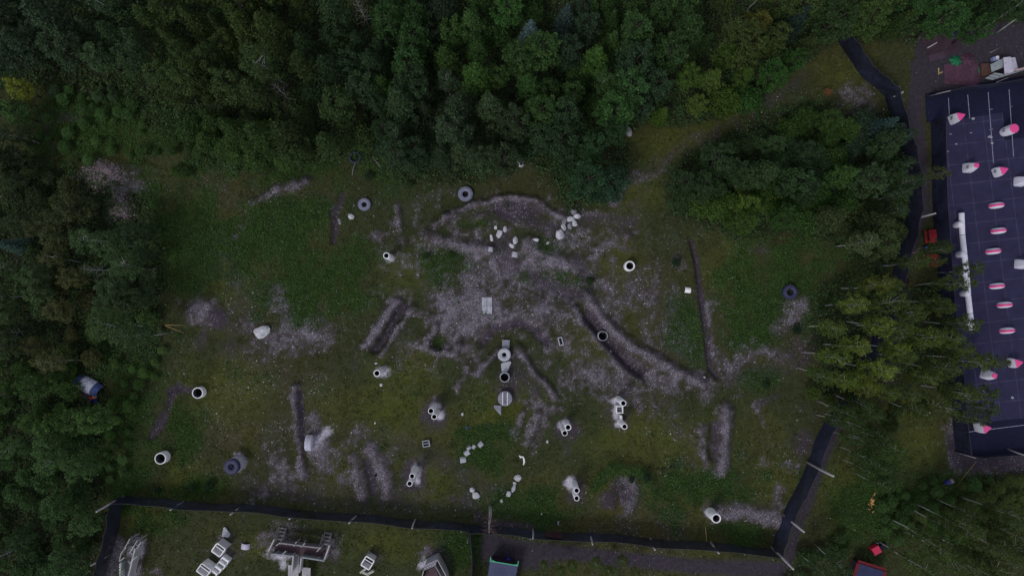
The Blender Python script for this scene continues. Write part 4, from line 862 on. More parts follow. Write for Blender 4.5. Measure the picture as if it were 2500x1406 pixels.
# ---------------------------------------------------------------- net fences
def rad_h(bx, by, tx, ty):
    rb = math.hypot(bx - NX, by - NY); rt = math.hypot(tx - NX, ty - NY); return max(.6, H * (1 - rb / rt))
def fence(name, base, h, label, posts, sag=.35, m=NET, wave=.26, group=None, closed=False, cloth='netting', post_m=POLE):
    P0 = PG(*base[0]); e = empty(name, P0, 0); r = random.Random(len(base) * 7 + int(base[0][0]))
    W = [PG(*q) for q in base]; samp = []
    for a, b in zip(W[:-1], W[1:]):
        n = max(2, int((b - a).length / .8))
        for i in range(n): samp.append((a.lerp(b, i / n), i / n))
    samp.append((W[-1], 0)); rows = 6; b = MB(); vs = []
    for j in range(rows + 1):
        for i, (q, t) in enumerate(samp):
            d = (samp[min(i + 1, len(samp) - 1)][0] - samp[max(i - 1, 0)][0]).normalized(); nrm = Vector((-d.y, d.x, 0))
            z = j / rows; hh = h - sag * math.sin(math.pi * t) * (1 if j == rows else z)
            bow = wave * math.sin(i * 1.1 + j * .8) * math.sin(math.pi * z) + wave * .5 * math.sin(i * .37)
            vs.append(q - P0 + nrm * bow + Vector((0, 0, hh * z - .1 * (j == 0))))
    n = len(samp)
    b.add(vs, [(j * n + i, j * n + i + 1, (j + 1) * n + i + 1, (j + 1) * n + i) for j in range(rows) for i in range(n - 1)], 0, True)
    b.build(cloth, m, e, recalc=False)
    c = MB(); c.tube([vs[rows * n + i] for i in range(n)], [.02] * n, 5); c.build('top_rope', mat('dull_rope', (.07, .07, .075), .4, 3), e)
    for q in posts:
        bx, by, tx, ty = q[:4]; rr = q[4] if len(q) > 4 else .11; hp = rad_h(bx, by, tx, ty)
        A = PG(bx, by); T = P(tx, ty, hp); d = (T - A); mid = A + d * .5 + Vector((r.uniform(-.05, .05), r.uniform(-.05, .05), 0))
        s_ = MB(); s_.tube([A - P0 - Vector((0, 0, .2)), mid - P0, T - P0], [rr * 1.15, rr, rr * .72], 8); s_.build('post', post_m, e)
    tag(e, label, 'fence', group); return e
FG = 'black netting fences round the playing grounds'
fence('net_fence', [(303, 1211), (382, 1217), (460, 1222), (590, 1231), (705, 1240), (860, 1254), (1010, 1266), (1100, 1273), (1150, 1281)], 3.7, 'long black netting fence along the top of the lower left enclosure',
      [(450, 1223, 415, 1245, .12), (594, 1232, 562, 1256, .12), (728, 1247, 706, 1267, .13), (873, 1257, 852, 1277, .12), (1014, 1267, 1006, 1289, .12), (303, 1211, 235, 1249, .13), (1131, 1282, 1125, 1299, .06), (557, 1238, 540, 1251, .04), (840, 1262, 828, 1275, .04)], group=FG)
fence('net_fence', [(303, 1211), (297, 1240), (289, 1285), (276, 1345), (262, 1400), (252, 1440)], 3.7, 'black netting fence running down from the left netting corner', [(272, 1350, 222, 1380, .13)], group=FG)
fence('net_fence', [(1150, 1281), (1190, 1284), (1300, 1292), (1440, 1301), (1590, 1312), (1735, 1325), (1885, 1336)], 3.7, 'black netting fence along the bottom of the main ground beside the dirt road',
      [(1301, 1290, 1301, 1314, .12), (1440, 1301, 1447, 1329, .12), (1588, 1314, 1599, 1342, .12), (1735, 1323, 1755, 1350, .14), (1885, 1336, 1937, 1389, .15), (1221, 1285, 1220, 1304, .06)], group=FG)
fence('net_fence', [(1885, 1336), (1897, 1300), (1912, 1255), (1940, 1195), (1970, 1128), (1990, 1075), (2015, 1030), (2060, 960), (2090, 905)], 3.9, 'black netting fence slanting up the right side of the main ground',
      [(1912, 1255, 1963, 1298, .16), (1970, 1128, 2035, 1162, .17)], group=FG)
fence('net_fence', [(2090, 905), (2130, 830), (2165, 740), (2180, 660), (2205, 580), (2216, 520), (2212, 440), (2200, 375), (2180, 300), (2160, 235), (2135, 215), (2108, 195), (2088, 170), (2068, 135), (2044, 95)], 3.8, 'curved black netting fence ending among trees at the upper right',
      [(2167, 243, 2205, 225, .12), (2200, 375, 2222, 367, .1), (2222, 537, 2284, 521, .14)], group=FG)
fence('net_fence', [(1150, 1281), (1152, 1320), (1153, 1365), (1154, 1440)], 3.0, 'short black netting fence dividing the lower enclosure from the hut', [(1144, 1302, 1141, 1325, .05)], group=FG)
b = MB(); A = P(1329, 1305, 1.2); B = P(1370, 1309, 1.2); d = B - A; n_ = Vector((-d.y, d.x, 0)).normalized()
b.add([A - A, d, d + Vector((0, 0, 1.8)) + n_ * -.05, Vector((0, 0, 1.8)) + n_ * -.05], [(0, 1, 2, 3)]); o = b.build('cloth_banner', mat('faded_maroon_cloth', (.05, .02, .028), .3, 2), loc=A + n_ * .45); sd_ = o.modifiers.new('thickness', 'SOLIDIFY'); sd_.thickness = .02; tag(o, 'faded maroon cloth hanging on the bottom netting', 'banner')
# loose stick and snag beside the fence
b = MB(); p = PG(1724, 1302); b.tube([Vector((*(PG(1722, 1286) - p)[:2], .1)), Vector((*(PG(1725, 1320) - p)[:2], .15))], [.05, .035], 6); tag(b.build('stick', GOLDW, loc=p), 'thin yellowish stick lying near the bottom fence corner', 'stick')
def snag():
    A = PG(1197, 1236); T = P(1194, 1300, 7.6); e = empty('birch_snag', A, 0); s_ = MB(); v = T - A
    s_.tube([Vector((0, 0, -.2)), v * .3 + Vector((.06, 0, 0)), v * .6, v], [.24, .2, .14, .04], 8); s_.build('trunk', BARKW, e); t_ = MB(); r = random.Random(3)
    for i in range(44):
        q = v * r.uniform(.42, 1); a = r.uniform(0, 6.28); L = r.uniform(.5, 1.5); d = Vector((math.cos(a) * L, math.sin(a) * L, r.uniform(0, .7)))
        t_.tube([q, q + d * .5 + Vector((0, 0, .1)), q + d], [.03, .02, .008], 4)
    t_.build('branches', TWIG, e); tag(e, 'dead birch with flaking white trunk and reddish twigs over the netting', 'tree')
snag()
def fallen(pts, r0, label, m=PALEPOLE, name='fallen_trunk', z=.15, cat='log'):
    p = PG(*pts[0]); b = MB(); n = len(pts); b.tube([PG(*q) - p + Vector((0, 0, z)) for q in pts], [r0 * (1 - .7 * i / (n - 1)) for i in range(n)], 7)
    tag(b.build(name, m, loc=p), label, cat)
fallen([(910, 384), (925, 403), (932, 415)], .1, 'grey fallen trunk below the saplings right of the half hidden tyre')
fallen([(868, 398), (862, 415), (860, 430)], .07, 'thin bent pale branch lying below the half hidden tyre')
fallen([(405, 793), (452, 794)], .05, 'upper thin yellowish pole beside the left birches', GOLDW); fallen([(405, 795), (450, 812)], .05, 'lower slanting yellowish pole beside the left birches', GOLDW)
fallen([(2075, 293), (2122, 283)], .07, 'pale fallen branch above the bush belt'); fallen([(1570, 655), (1588, 656)], .05, 'short pale stick right of the low concrete ring')

# ---------------------------------------------------------------- black netted field with inflatables
def flat(name, pts, z, m, label=None, kind=None, parent=None, cat=None):
    b = MB(); c = P(*pts[0]) if parent is None else Vector((0, 0, 0)); W = [P(x, y) - c for x, y in pts]
    b.add([(v.x, v.y, z) for v in W], [tuple(range(len(W)))]); o = b.build(name, m, parent, loc=None if parent else (c.x, c.y, 0), recalc=False)
    me = o.data
    if me.polygons[0].normal.z < 0: me.flip_normals()
    if label: tag(o, label, cat, kind=kind)
    return o
for o_ in (): pass
def tarp_material():
    m = bpy.data.materials.new('field_tarp'); m.use_nodes = True; n = m.node_tree; b = n.nodes['Principled BSDF']; b.inputs['Roughness'].default_value = .8; b.inputs['Specular IOR Level'].default_value = .2
    ge = n.nodes.new('ShaderNodeNewGeometry'); mp = n.nodes.new('ShaderNodeMapping'); mp.vector_type = 'TEXTURE'
    o = P(2425, 490); mp.inputs['Location'].default_value = (o.x, o.y, 0); mp.inputs['Rotation'].default_value = (0, 0, math.radians(6.3)); n.links.new(ge.outputs['Position'], mp.inputs[0])
    sx = n.nodes.new('ShaderNodeSeparateXYZ'); n.links.new(mp.outputs[0], sx.inputs[0])
    def M(op, *a):
        q = n.nodes.new('ShaderNodeMath'); q.operation = op
        for i, t in enumerate(a):
            if isinstance(t, (int, float)): q.inputs[i].default_value = t
            else: n.links.new(t, q.inputs[i])
        return q.outputs[0]
    def ln(v, per, wd):
        f = M('ABSOLUTE', M('SUBTRACT', M('FRACT', M('ADD', M('DIVIDE', v, per), 50.5)), .5)); return M('LESS_THAN', f, wd / per)
    nz = n.nodes.new('ShaderNodeTexNoise'); nz.inputs['Scale'].default_value = .7; nz.inputs['Detail'].default_value = 6; n.links.new(ge.outputs['Position'], nz.inputs[0])
    n2 = n.nodes.new('ShaderNodeTexNoise'); n2.inputs['Scale'].default_value = 7; n2.inputs['Detail'].default_value = 6; n2.inputs['Roughness'].default_value = .8; n.links.new(ge.outputs['Position'], n2.inputs[0])
    L = M('MULTIPLY', M('MAXIMUM', ln(sx.outputs[0], 2.72, .035), ln(sx.outputs[1], 2.72, .035)), M('MULTIPLY', M('SUBTRACT', nz.outputs[0], .2), 1.1))
    base = n.nodes.new('ShaderNodeMix'); base.data_type = 'RGBA'; base.inputs[6].default_value = (.020, .019, .050, 1); base.inputs[7].default_value = (.030, .028, .074, 1)
    n.links.new(M('MULTIPLY', M('SUBTRACT', nz.outputs[0], .3), 2.4), base.inputs[0])
    m2 = n.nodes.new('ShaderNodeMix'); m2.data_type = 'RGBA'; m2.inputs[7].default_value = (.13, .125, .19, 1); n.links.new(base.outputs[2], m2.inputs[6]); n.links.new(L, m2.inputs[0])
    m3 = n.nodes.new('ShaderNodeMix'); m3.data_type = 'RGBA'; m3.inputs[7].default_value = (.16, .15, .20, 1); n.links.new(m2.outputs[2], m3.inputs[6])
    n.links.new(M('MULTIPLY', M('GREATER_THAN', n2.outputs[0], .66), .55), m3.inputs[0]); n.links.new(m3.outputs[2], b.inputs['Base Color']); return m
flat('field_base_tarp', [(2258, 229), (2640, 160), (2640, 1118), (2500, 1108), (2385, 1117), (2335, 1108), (2282, 600), (2272, 300), (2262, 299)], .03, DARKMAT, 'black ground tarp under the netted field', 'structure')
flat('field_tarp', [(2307, 297), (2370, 287), (2448, 275), (2452, 343), (2640, 318), (2640, 1005), (2425, 1028), (2350, 1032), (2335, 880), (2318, 600)], .036, tarp_material(), 'faded blue black ground tarp with pale grid seams', 'structure')
def netlane(base, h, label, posts=()): return fence('field_net', base, h, label, posts, sag=.1, group=FG, wave=.08)
netlane([(2272, 297), (2275, 420), (2280, 560), (2296, 760), (2318, 950), (2333, 1104)], 3.4, 'black net wall along the left side of the netted field', [(2296, 500, 2330, 545, .04)] and [(2330, 1103, 2382, 1118, .05)])
netlane([(2262, 240), (2330, 226), (2420, 214), (2520, 196), (2640, 176)], 2.2, 'black net wall along the top of the netted field', [(2264, 236, 2320, 222, .06)])
netlane([(2336, 1105), (2384, 1114), (2500, 1104), (2640, 1095)], 1.4, 'black net wall along the bottom of the netted field', [(2458, 1095, 2508, 1113, .08)])
def mark(px0, py0, px1, py1, w_, label, m=PAINTL, grp='white painted lines on the field tarp'):
    a = P(px0, py0); c = P(px1, py1); b = MB(); d = c - a; n = Vector((-d.y, d.x, 0)).normalized() * w_ / 2
    b.add([n * -1, d - n, d + n, n], [(0, 1, 2, 3)]); o = b.build('painted_line', m, loc=(a.x, a.y, .042), recalc=False)
    if o.data.polygons[0].normal.z < 0: o.data.flip_normals()
    tag(o, label, 'line', grp)
mark(2315, 240, 2318, 295, .09, 'leftmost vertical painted line on the netted field'); mark(2362, 232, 2367, 290, .09, 'second vertical painted line from the left'); mark(2412, 226, 2425, 398, .09, 'third and longest vertical painted line'); mark(2463, 219, 2474, 383, .09, 'fourth vertical painted line behind the round inflatable')
mark(2340, 1057, 2500, 1037, .08, 'near horizontal painted line at the bottom of the netted field'); mark(2413, 269, 2423, 267, .07, 'short tick across the third line, upper'); mark(2415, 318, 2424, 316, .07, 'short tick across the third line, lower'); mark(2464, 262, 2471, 260, .07, 'short tick across the fourth line')
def splat(px, py, r_, label, sq=.7, seed=1):
    rr = random.Random(seed); p = P(px, py); b = MB(); n = 14
    pts = [(r_ * rr.uniform(.45, 1.1) * math.cos(6.283 * k / n), r_ * sq * rr.uniform(.45, 1.1) * math.sin(6.283 * k / n)) for k in range(n)]
    b.add([(0, 0, 0)] + [(x, y, 0) for x, y in pts], [(0, k + 1, (k + 1) % n + 1) for k in range(n)])
    tag(b.build('paint_splash', mat('paint_splash', (.30, .29, .33), .5, 6), loc=(p.x, p.y, .048)), label, 'splash', 'white paint splashes on the field tarp')
splat(2417, 335, .38, 'largest white splash beside the third line', seed=2); splat(2422, 350, .26, 'white splash just below the largest one', seed=3); splat(2334, 352, .25, 'small white splash left of the third line', .4, 4); splat(2375, 291, .28, 'slanting white splash at the tarp corner', .9, 5); splat(2370, 325, .22, 'faint white dash between two lines', .3, 6); splat(2320, 328, .25, 'white dash at the left tarp edge', .35, 7); splat(2471, 970, .35, 'curved white splash low on the field', .6, 8); splat(2314, 370, .2, 'white dash near the bush tip', .4, 9); splat(2413, 876, .2, 'white dash above the lower inflatables', .4, 10)
def logo(parent, c, nrm, up, sc):
    """two facing brackets with short bars, printed in black"""
    nrm = nrm.normalized(); up = (up - nrm * up.dot(nrm)).normalized(); rt = up.cross(nrm); b = MB()
    for sg in (-1, 1):
        pts = []
        for k in range(7):
            a = -1.1 + 2.2 * k / 6; pts.append(c + nrm * .02 + rt * (sg * (.30 - .24 * math.cos(a))) * sc * -1 + up * math.sin(a) * .26 * sc)
        for q0, q1 in zip(pts[:-1], pts[1:]): b.bar(q0, q1, .07 * sc, t2=.012)
        b.bar(c + nrm * .02 + rt * sg * .06 * sc, c + nrm * .02 + rt * sg * .24 * sc, .06 * sc, t2=.012)
    b.build('logo', INK, parent)
def bunker_tower(px, py, h, poly_b, poly_t, rz, label, lg=True, group='pink topped white inflatables on the netted field'):
    """px,py = centre of the pink top"""
    p = P(px, py, h); p.z = 0; p.z = .04; e = empty('inflatable_bunker', p, rz); n = len(poly_b); b = MB(); rows = 7; vs = []
    for j in range(rows + 1):
        z = j / rows; bul = .93 + .09 * math.sin(math.pi * min(1, z * 1.02)) if True else 1
        if j == 0: bul = .9
        for (x0, y0), (x1, y1) in zip(poly_b, poly_t): vs.append(((x0 + (x1 - x0) * z) * bul, (y0 + (y1 - y0) * z) * bul, h * z))
    b.add(vs, [(j * n + i, j * n + (i + 1) % n, (j + 1) * n + (i + 1) % n, (j + 1) * n + i) for j in range(rows) for i in range(n)], 0, True)
    b.add([(0, 0, 0)] + [(x * .9, y * .9, 0) for x, y in poly_b], [(0, (k + 1) % n + 1, k + 1) for k in range(n)])
    b.build('body', INF, e)
    c = MB(); rr = [(.0, .06), (.5, .055), (.8, .035), (.93, 0), (.94, -.03)]; vs = []
    for q, z in rr:
        for x, y in poly_t: vs.append((x * q, y * q, h + z + .02))
    c.add(vs, [(j * n + i, (j + 1) * n + i, (j + 1) * n + (i + 1) % n, j * n + (i + 1) % n) for j in range(len(rr) - 1) for i in range(n)], 0, True); c.build('cap', PINK, e)
    if lg:
        d = Vector((-math.cos(rz), math.sin(rz), 0)) * 1.0     # towards the middle of the photo, in local axes
        mid = [((x0 + x1) / 2, (y0 + y1) / 2) for (x0, y0), (x1, y1) in zip(poly_b, poly_t)]
        ex = max(mid, key=lambda q: q[0] * d.x + q[1] * d.y); R = (ex[0] * d.x + ex[1] * d.y)
        slope = Vector((d.x, d.y, .12 + (max(q[0] * d.x + q[1] * d.y for q in poly_b) - max(q[0] * d.x + q[1] * d.y for q in poly_t)) / h)).normalized()
        logo(e, Vector((d.x * R * 1.02, d.y * R * 1.02, h * .5)), slope, Vector((0, 0, 1)), 1.0)
    tag(e, label, 'inflatable', group); return e
def rpoly(n_sides, R, k=6, sharp=.35, ph=0.0, sx=1, sy=1):
    pts = []; cs = [Vector((R * math.cos(ph + 2 * math.pi * i / n_sides), R * math.sin(ph + 2 * math.pi * i / n_sides))) for i in range(n_sides)]
    for i, c in enumerate(cs):
        a = cs[i - 1]; b = cs[(i + 1) % n_sides]; p0 = c.lerp(a, sharp); p1 = c.lerp(b, sharp)
        for j in range(k + 1):
            t = j / k; q = p0 * (1 - t) ** 2 + c * 2 * t * (1 - t) + p1 * t ** 2; pts.append((q.x * sx, q.y * sy))
    return pts
circ = [(.66 * math.cos(2 * math.pi * k / 28), .66 * math.sin(2 * math.pi * k / 28)) for k in range(28)]
tri_b = rpoly(3, 1.0, sharp=.3); tri_t = rpoly(3, .82, sharp=.22)
sq_b = rpoly(4, 1.05, sharp=.2, ph=math.pi / 4, sx=.95, sy=.95); sq_t = rpoly(4, .48, sharp=.3, ph=math.pi / 4)
bunker_tower(2476, 314, 2.0, circ, circ, 0, 'round pink topped white inflatable near the upper right corner of the field')
bunker_tower(2345, 284, 1.9, tri_b, tri_t, -1.75, 'triangular pink topped inflatable nearest the upper left corner of the field')
bunker_tower(2384, 404, 2.0, sq_b, sq_t, -.05, 'white inflatable with a small square pink top')
bunker_tower(2450, 416, 1.6, tri_b, tri_t, -1.75, 'triangular pink topped inflatable right of the square topped one')
bunker_tower(2486, 886, 1.5, tri_b, tri_t, .2, 'triangular pink topped inflatable at the lower right of the field')
bunker_tower(2428, 917, 1.9, sq_b, sq_t, -.3, 'small topped white inflatable half covered by birch leaves', False)
bunker_tower(2408, 1046, 1.9, tri_b, tri_t, .2, 'triangular pink topped inflatable standing on the bottom painted line', False)
bunker_tower(2512, 438, 2.0, sq_b, sq_t, -.1, 'white inflatable cut by the right photo edge beside the triangular one', False); bunker_tower(2514, 643, 2.0, sq_b, sq_t, -.1, 'white inflatable cut by the right photo edge, lower one', False)
def disc_bunker(px, py, rz, label):
    hgt = 1.15; p = P(px, py, .55); e = empty('inflatable_disc', Vector((p.x, p.y, .04)), rz); L = 1.0; T = .42
    def sec(a): return L * math.cos(a), hgt * .95 * math.sin(a)
    n = 22; b = MB(); vs = []; prof = [(-1, .0, 0.0), (-.98, .45, .5), (-.8, .78, .82), (-.5, .96, .97), (.5, .96, .97), (.8, .78, .82), (.98, .45, .5), (1, .0, 0.0)]
    prof = [(-1.0, .02), (-.96, .45), (-.8, .75), (-.42, .955), (.42, .955), (.8, .75), (.96, .45), (1.0, .02)]
    for k in range(n + 1):
        a = math.pi * k / n; x, z = sec(a)
        for y, q in prof: vs.append((x * q, y * T, z * q))
    m = len(prof); b.add(vs, [(k * m + i, k * m + i + 1, (k + 1) * m + i + 1, (k + 1) * m + i) for k in range(n) for i in range(m - 1)], 0, True)
    b.build('body', INF, e); c = MB(); vs = []
    for k in range(n + 1):
        a = math.pi * k / n; x, z = sec(a)
        for y, q in ((-.40, .95), (-.40, .985), (.40, .985), (.40, .95)): vs.append((x * q, y * T, z * q))
    c.add(vs, [(k * 4 + i, k * 4 + (i + 1) % 4, (k + 1) * 4 + (i + 1) % 4, (k + 1) * 4 + i) for k in range(n) for i in range(4)], 0, True); c.build('stripe', PINK, e)
    tag(e, label, 'inflatable', 'white inflatables with a pink stripe in a column')
for i, (x, y) in enumerate([(2437, 501), (2442, 563), (2429, 613), (2438, 698), (2457, 744), (2463, 807)]):
    disc_bunker(x, y, math.radians(5.5), f"pink striped inflatable, {['topmost', 'second from the top', 'third from the top', 'third from the bottom', 'second from the bottom', 'lowest'][i]} in its column")
# the long white tube barrier ('snake')
def snake():
    pts = [(2347, 520), (2349, 574), (2354, 620), (2360, 672), (2363, 720), (2368, 765), (2373, 806)]; r_ = .36; z = .95
    A = P(2347, 520, z); e = empty('inflatable_barrier', Vector((A.x, A.y, .04)), 0); O = e.location.copy()
    for i in range(len(pts) - 1):
        p0 = P(*pts[i], z) - O; p1 = P(*pts[i + 1], z) - O; d = (p1 - p0); b = MB(); u = d.normalized() * .02
        b.tube([p0 + u, p0 + u * 3, p0 + d * .5, p1 - u * 3, p1 - u], [r_ * .93, r_, r_, r_, r_ * .93], 20); b.build('beam', INF, e)
    for x, y in [(2348, 547), (2354, 620), (2361, 668), (2364, 716), (2374, 788)]:
        c = P(x, y, 1.45) - O; b = MB(); rr = .43; b.lathe([(rr * .8, 0), (rr, .12), (rr * 1.02, .7), (rr, 1.2), (rr * .86, 1.36), (rr * .6, 1.45), (rr * .3, 1.49), (.001, 1.5)], 24, off=(c.x, c.y, 0)); b.build('pillar', INF, e)
    tag(e, 'long white inflatable tube barrier with round pillars along the left of the field', 'barrier')
snake()

# ---------------------------------------------------------------- yard at the upper right
flat('yard_deck', [(2249, 92), (2330, 64), (2356, 108), (2332, 132), (2266, 150)], .03, MAROON, 'dark maroon board floor of the yard', 'structure')
def planks(name, px, py, w_, d_, n, rz, label, m, cat, z=.06, gap=.03, along='x'):
    p = PG(px, py); e = empty(name, p + Vector((0, 0, z)), rz)
    for i in range(n):
        b = MB(); b.box((0, (i - (n - 1) / 2) * d_ / n, random.uniform(0, .02)), (w_, d_ / n - gap, .05)); b.build('board', m, e)
    tag(e, label, cat); return e
planks('boardwalk', 2287, 139, 2.2, .9, 6, .28, 'grey maroon board strip below the yard deck', mat('greyed_maroon', (.075, .05, .075), .3, 5), 'boardwalk')
flat('ground_tarp', [(2305, 157), (2387, 156), (2393, 200), (2380, 212), (2303, 205)], .04, MAROONT, 'maroon tarpaulin with pale specks spread beside the white shed', None, cat='tarpaulin')
b = MB(); b.box((0, 0, .25), (1.9, 1.7, .5), .05); tag(b.build('plank_crate', mat('brown_boards', (.08, .042, .035), .3, 5), loc=PG(2407, 173), bevel=.02), 'brown wooden crate between the maroon tarpaulin and the shed', 'crate')
def heap(px, py, rx, ry, h, label, m, name, cat, seed, folds=7, star=0.0):
    r = random.Random(seed); p = PG(px, py); b = MB(); n, rows = 30, 7; vs = [(0, 0, h)]
    for j in range(1, rows + 1):
        q = j / rows
        for k in range(n):
            a = 2 * math.pi * k / n; rr = q * (1 + .18 * math.sin(folds * a + seed) * q + .12 * math.sin((folds * 2 + 3) * a + seed * 2 + q * 4)) * (1 + star * math.sin(5 * a + seed)) + r.uniform(-.03, .03)
            z = h * (1 - q ** 1.6) * (.75 + .5 * r.random()) + .02 + (.12 * h * math.sin(folds * 2 * a + q * 6)) * (q < .95)
            vs.append((rx * rr * math.cos(a), ry * rr * math.sin(a), max(.01, z) if j < rows else -.03))
    b.add(vs, [(0, k + 1, (k + 1) % n + 1) for k in range(n)] + [(1 + j * n + k, 1 + (j + 1) * n + k, 1 + (j + 1) * n + (k + 1) % n, 1 + j * n + (k + 1) % n) for j in range(rows - 1) for k in range(n)], 0, True)
    tag(b.build(name, m, loc=p), label, cat)
heap(2333, 149, .8, .75, .5, 'crumpled green tarpaulin bundle on the maroon tarpaulin', GREENT, 'tarpaulin_bundle', 'tarpaulin', 3, 6)
heap(2362, 145, 1.0, .85, .45, 'crumpled maroon tarpaulin bundle right of the green one', MAROONT, 'tarpaulin_bundle', 'tarpaulin', 5, 8)
heap(2391, 172, .22, .7, .2, 'narrow green cloth strip beside the brown crate', GREENT, 'cloth_strip', 'cloth', 6, 3)
def suit(px, py, rz, m, label, L=1.5, seed=1):
    p = PG(px, py); e = empty('coverall', p + Vector((0, 0, .12)), rz); r = random.Random(seed)
    b = MB(); b.tube([(-.3 * L, 0, 0), (-.1 * L, .02, .05), (.18 * L, 0, .04), (.26 * L, 0, 0)], [.12, .2, .22, .12], 10); b.build('torso', m, e)
    for sg in (-1, 1):
        l = MB(); l.tube([(-.24 * L, sg * .1, 0), (-.45 * L, sg * r.uniform(.12, .3), .02), (-.66 * L, sg * r.uniform(.05, .4), 0)], [.11, .09, .07], 8); l.build('leg', m, e)
        a = MB(); a.tube([(.2 * L, sg * .14, 0), (.14 * L, sg * .4, .03), (.26 * L * r.uniform(.6, 1.4), sg * .62, 0)], [.08, .065, .05], 8); a.build('sleeve', m, e)
    tag(e, label, 'coverall', 'empty coveralls left out in the yard')
suit(2277, 72, .5, REDF, 'red coverall lying at the left of the yard', 1.4, 1); suit(2333, 82, .55, BLUEF, 'blue coverall lying on the dark deck, left one', 1.5, 2); suit(2360, 75, .5, mat('violet_fabric', (.05, .045, .17), .3, 3), 'faded blue coverall right of the darker blue one', 1.4, 3)
for (x, y, L, rz, l) in [(2291, 173, .7, 1.55, 'upright yellow plank left of the maroon tarpaulin'), (2295, 179, .7, .45, 'slanting yellow plank left of the maroon tarpaulin')]:
    b = MB(); b.box((0, 0, .06), (L, .14, .08), rz); tag(b.build('short_plank', GOLDW, loc=PG(x, y), bevel=.01), l, 'plank', 'two yellow planks')
b = MB(); b.box((0, 0, .3), (1.5, .16, .12), .52); tag(b.build('white_beam', POLE, loc=PG(2273, 113), bevel=.01), 'pale beam lying across the yard deck edge', 'beam')
# white broken shed
def shed():
    O = PG(2440, 170); e = empty('broken_shed', O, 0)
    def V3(px, py, z): return P(px, py, z) - O
    def panel(name, q, m, t=.06, n=0, gapm=None):
        b = MB(); w_ = [V3(*c) for c in q]; nr = (w_[1] - w_[0]).cross(w_[3] - w_[0]).normalized() * t
        if n:
            for i in range(n):
                a0, a1 = i / n, (i + .82) / n; A = w_[0].lerp(w_[1], a0); B = w_[0].lerp(w_[1], a1); Cc = w_[3].lerp(w_[2], a1); Dd = w_[3].lerp(w_[2], a0); k = nr * (1 + .6 * (i % 2))
                b.add([A, B, Cc, Dd, A + k, B + k, Cc + k, Dd + k], [(0, 1, 2, 3), (7, 6, 5, 4), (0, 4, 5, 1), (1, 5, 6, 2), (2, 6, 7, 3), (3, 7, 4, 0)])
        else: b.add([*w_, *[v + nr for v in w_]], [(0, 1, 2, 3), (7, 6, 5, 4), (0, 4, 5, 1), (1, 5, 6, 2), (2, 6, 7, 3), (3, 7, 4, 0)])
        return b.build(name, m, e)
    panel('wall', [(2418, 158, 1.0), (2451, 142, 1.6), (2451, 164, 1.3), (2421, 177, .8)], SHEDW)
    panel('roof', [(2450, 141, 2.0), (2468, 139, 2.0), (2474, 177, 2.0), (2453, 181, 1.6)], RIB, .07, 9)
    panel('roof', [(2468, 141, 1.9), (2479, 141, 1.5), (2486, 170, 1.4), (2474, 176, 1.9)], RIB, .06, 6)
    panel('side_panel', [(2404, 192, .9), (2431, 177, 1.4), (2455, 181, 1.4), (2424, 196, .9)], SHEDW, .06, 3)
    panel('side_panel', [(2421, 196, .9), (2500, 172, 2.2), (2520, 162, 2.2), (2455, 182, 1.5)], SHEDW, .06)
    panel('inner_floor', [(2420, 176, .1), (2450, 164, .1), (2455, 181, .1), (2430, 186, .1)], HOLE, .03)
    panel('rail', [(2480, 170, 2.3), (2520, 160, 2.3), (2520, 164, 2.3), (2482, 174, 2.3)], mat('pinkish_rail', (.40, .28, .27), .2, 4), .08)
    tag(e, 'collapsed white shed with ribbed roof sheets beside the netted field', 'shed')
shed()
for x, y, m, l in [(2422, 148, mat('pale_blue_box', (.25, .28, .5), .2, 3), 'pale blue box leaning behind the broken shed'), (2429, 146, INF, 'white box behind the broken shed')]:
    b = MB(); b.box((0, 0, .3), (.42, .6, .55), .1); tag(b.build('plastic_box', m, loc=PG(x, y), bevel=.02), l, 'box')
b = MB(); p = PG(2443, 198); b.tube([(-.8, -.3, .3), (.8, .35, .35)], [.06, .05], 6); tag(b.build('white_stake', WOODW, loc=p), 'white stake lying below the broken shed', 'stake')
fallen([(2416, 130), (2440, 118)], .06, 'pale branch leaning over the shed yard')
# green roofed shed at the top right
p = PG(2496, 20); e = empty('green_shed', p, .12); b = MB(); b.box((1.2, 1.0, 1.0), (3.2, 3.0, 2.0)); b.build('wall', BROWNP, e); b = MB()
for i in range(12): b.box((-.35 + .3 * i, 1.0, 2.08 + .02 * (i % 2)), (.3, 3.3, .07)); 
b.build('roof', GREENM, e); tag(e, 'small shed with a bright green ribbed roof at the upper right edge', 'shed')
# picnic tables
def picnic(px, py, rz, label, m=REDP):
    p = PG(px, py); e = empty('picnic_table', p, rz)
    for i in range(5):
        b = MB(); b.box(((i - 2) * .15, 0, .74), (.135, 1.75, .04)); b.build('table_board', m, e)
    for sx in (-1, 1):
        b = MB(); b.box((sx * .68, 0, .45), (.25, 1.75, .045)); b.build('bench', m, e)
    for sy in (-1, 1):
        b = MB(); b.bar((-.3, sy * .6, .72), (-.62, sy * .6, 0), .08); b.bar((.3, sy * .6, .72), (.62, sy * .6, 0), .08); b.bar((-.75, sy * .64, .40), (.75, sy * .64, .40), .08); b.build('trestle', m, e)
    tag(e, label, 'picnic table', 'red picnic tables by the black field')
picnic(2268, 578, .12, 'bright red picnic table, uppermost beside the netted field'); picnic(2274, 637, .05, 'red picnic table in the middle, under birch branches', REDP)
for x_, y_ in ((2284, 640), (2292, 610), (2302, 755), (2290, 735)):
    c, wd = tone(x_, y_); tree(x_, y_, 'birch', tuple(v * TB * .9 for v in c), .42, .8, adj='slim ' + wd, group='slim birches over the picnic tables', sz=.75); picnic(2286, 751, .05, 'lowest red picnic table, mostly hidden by birches')
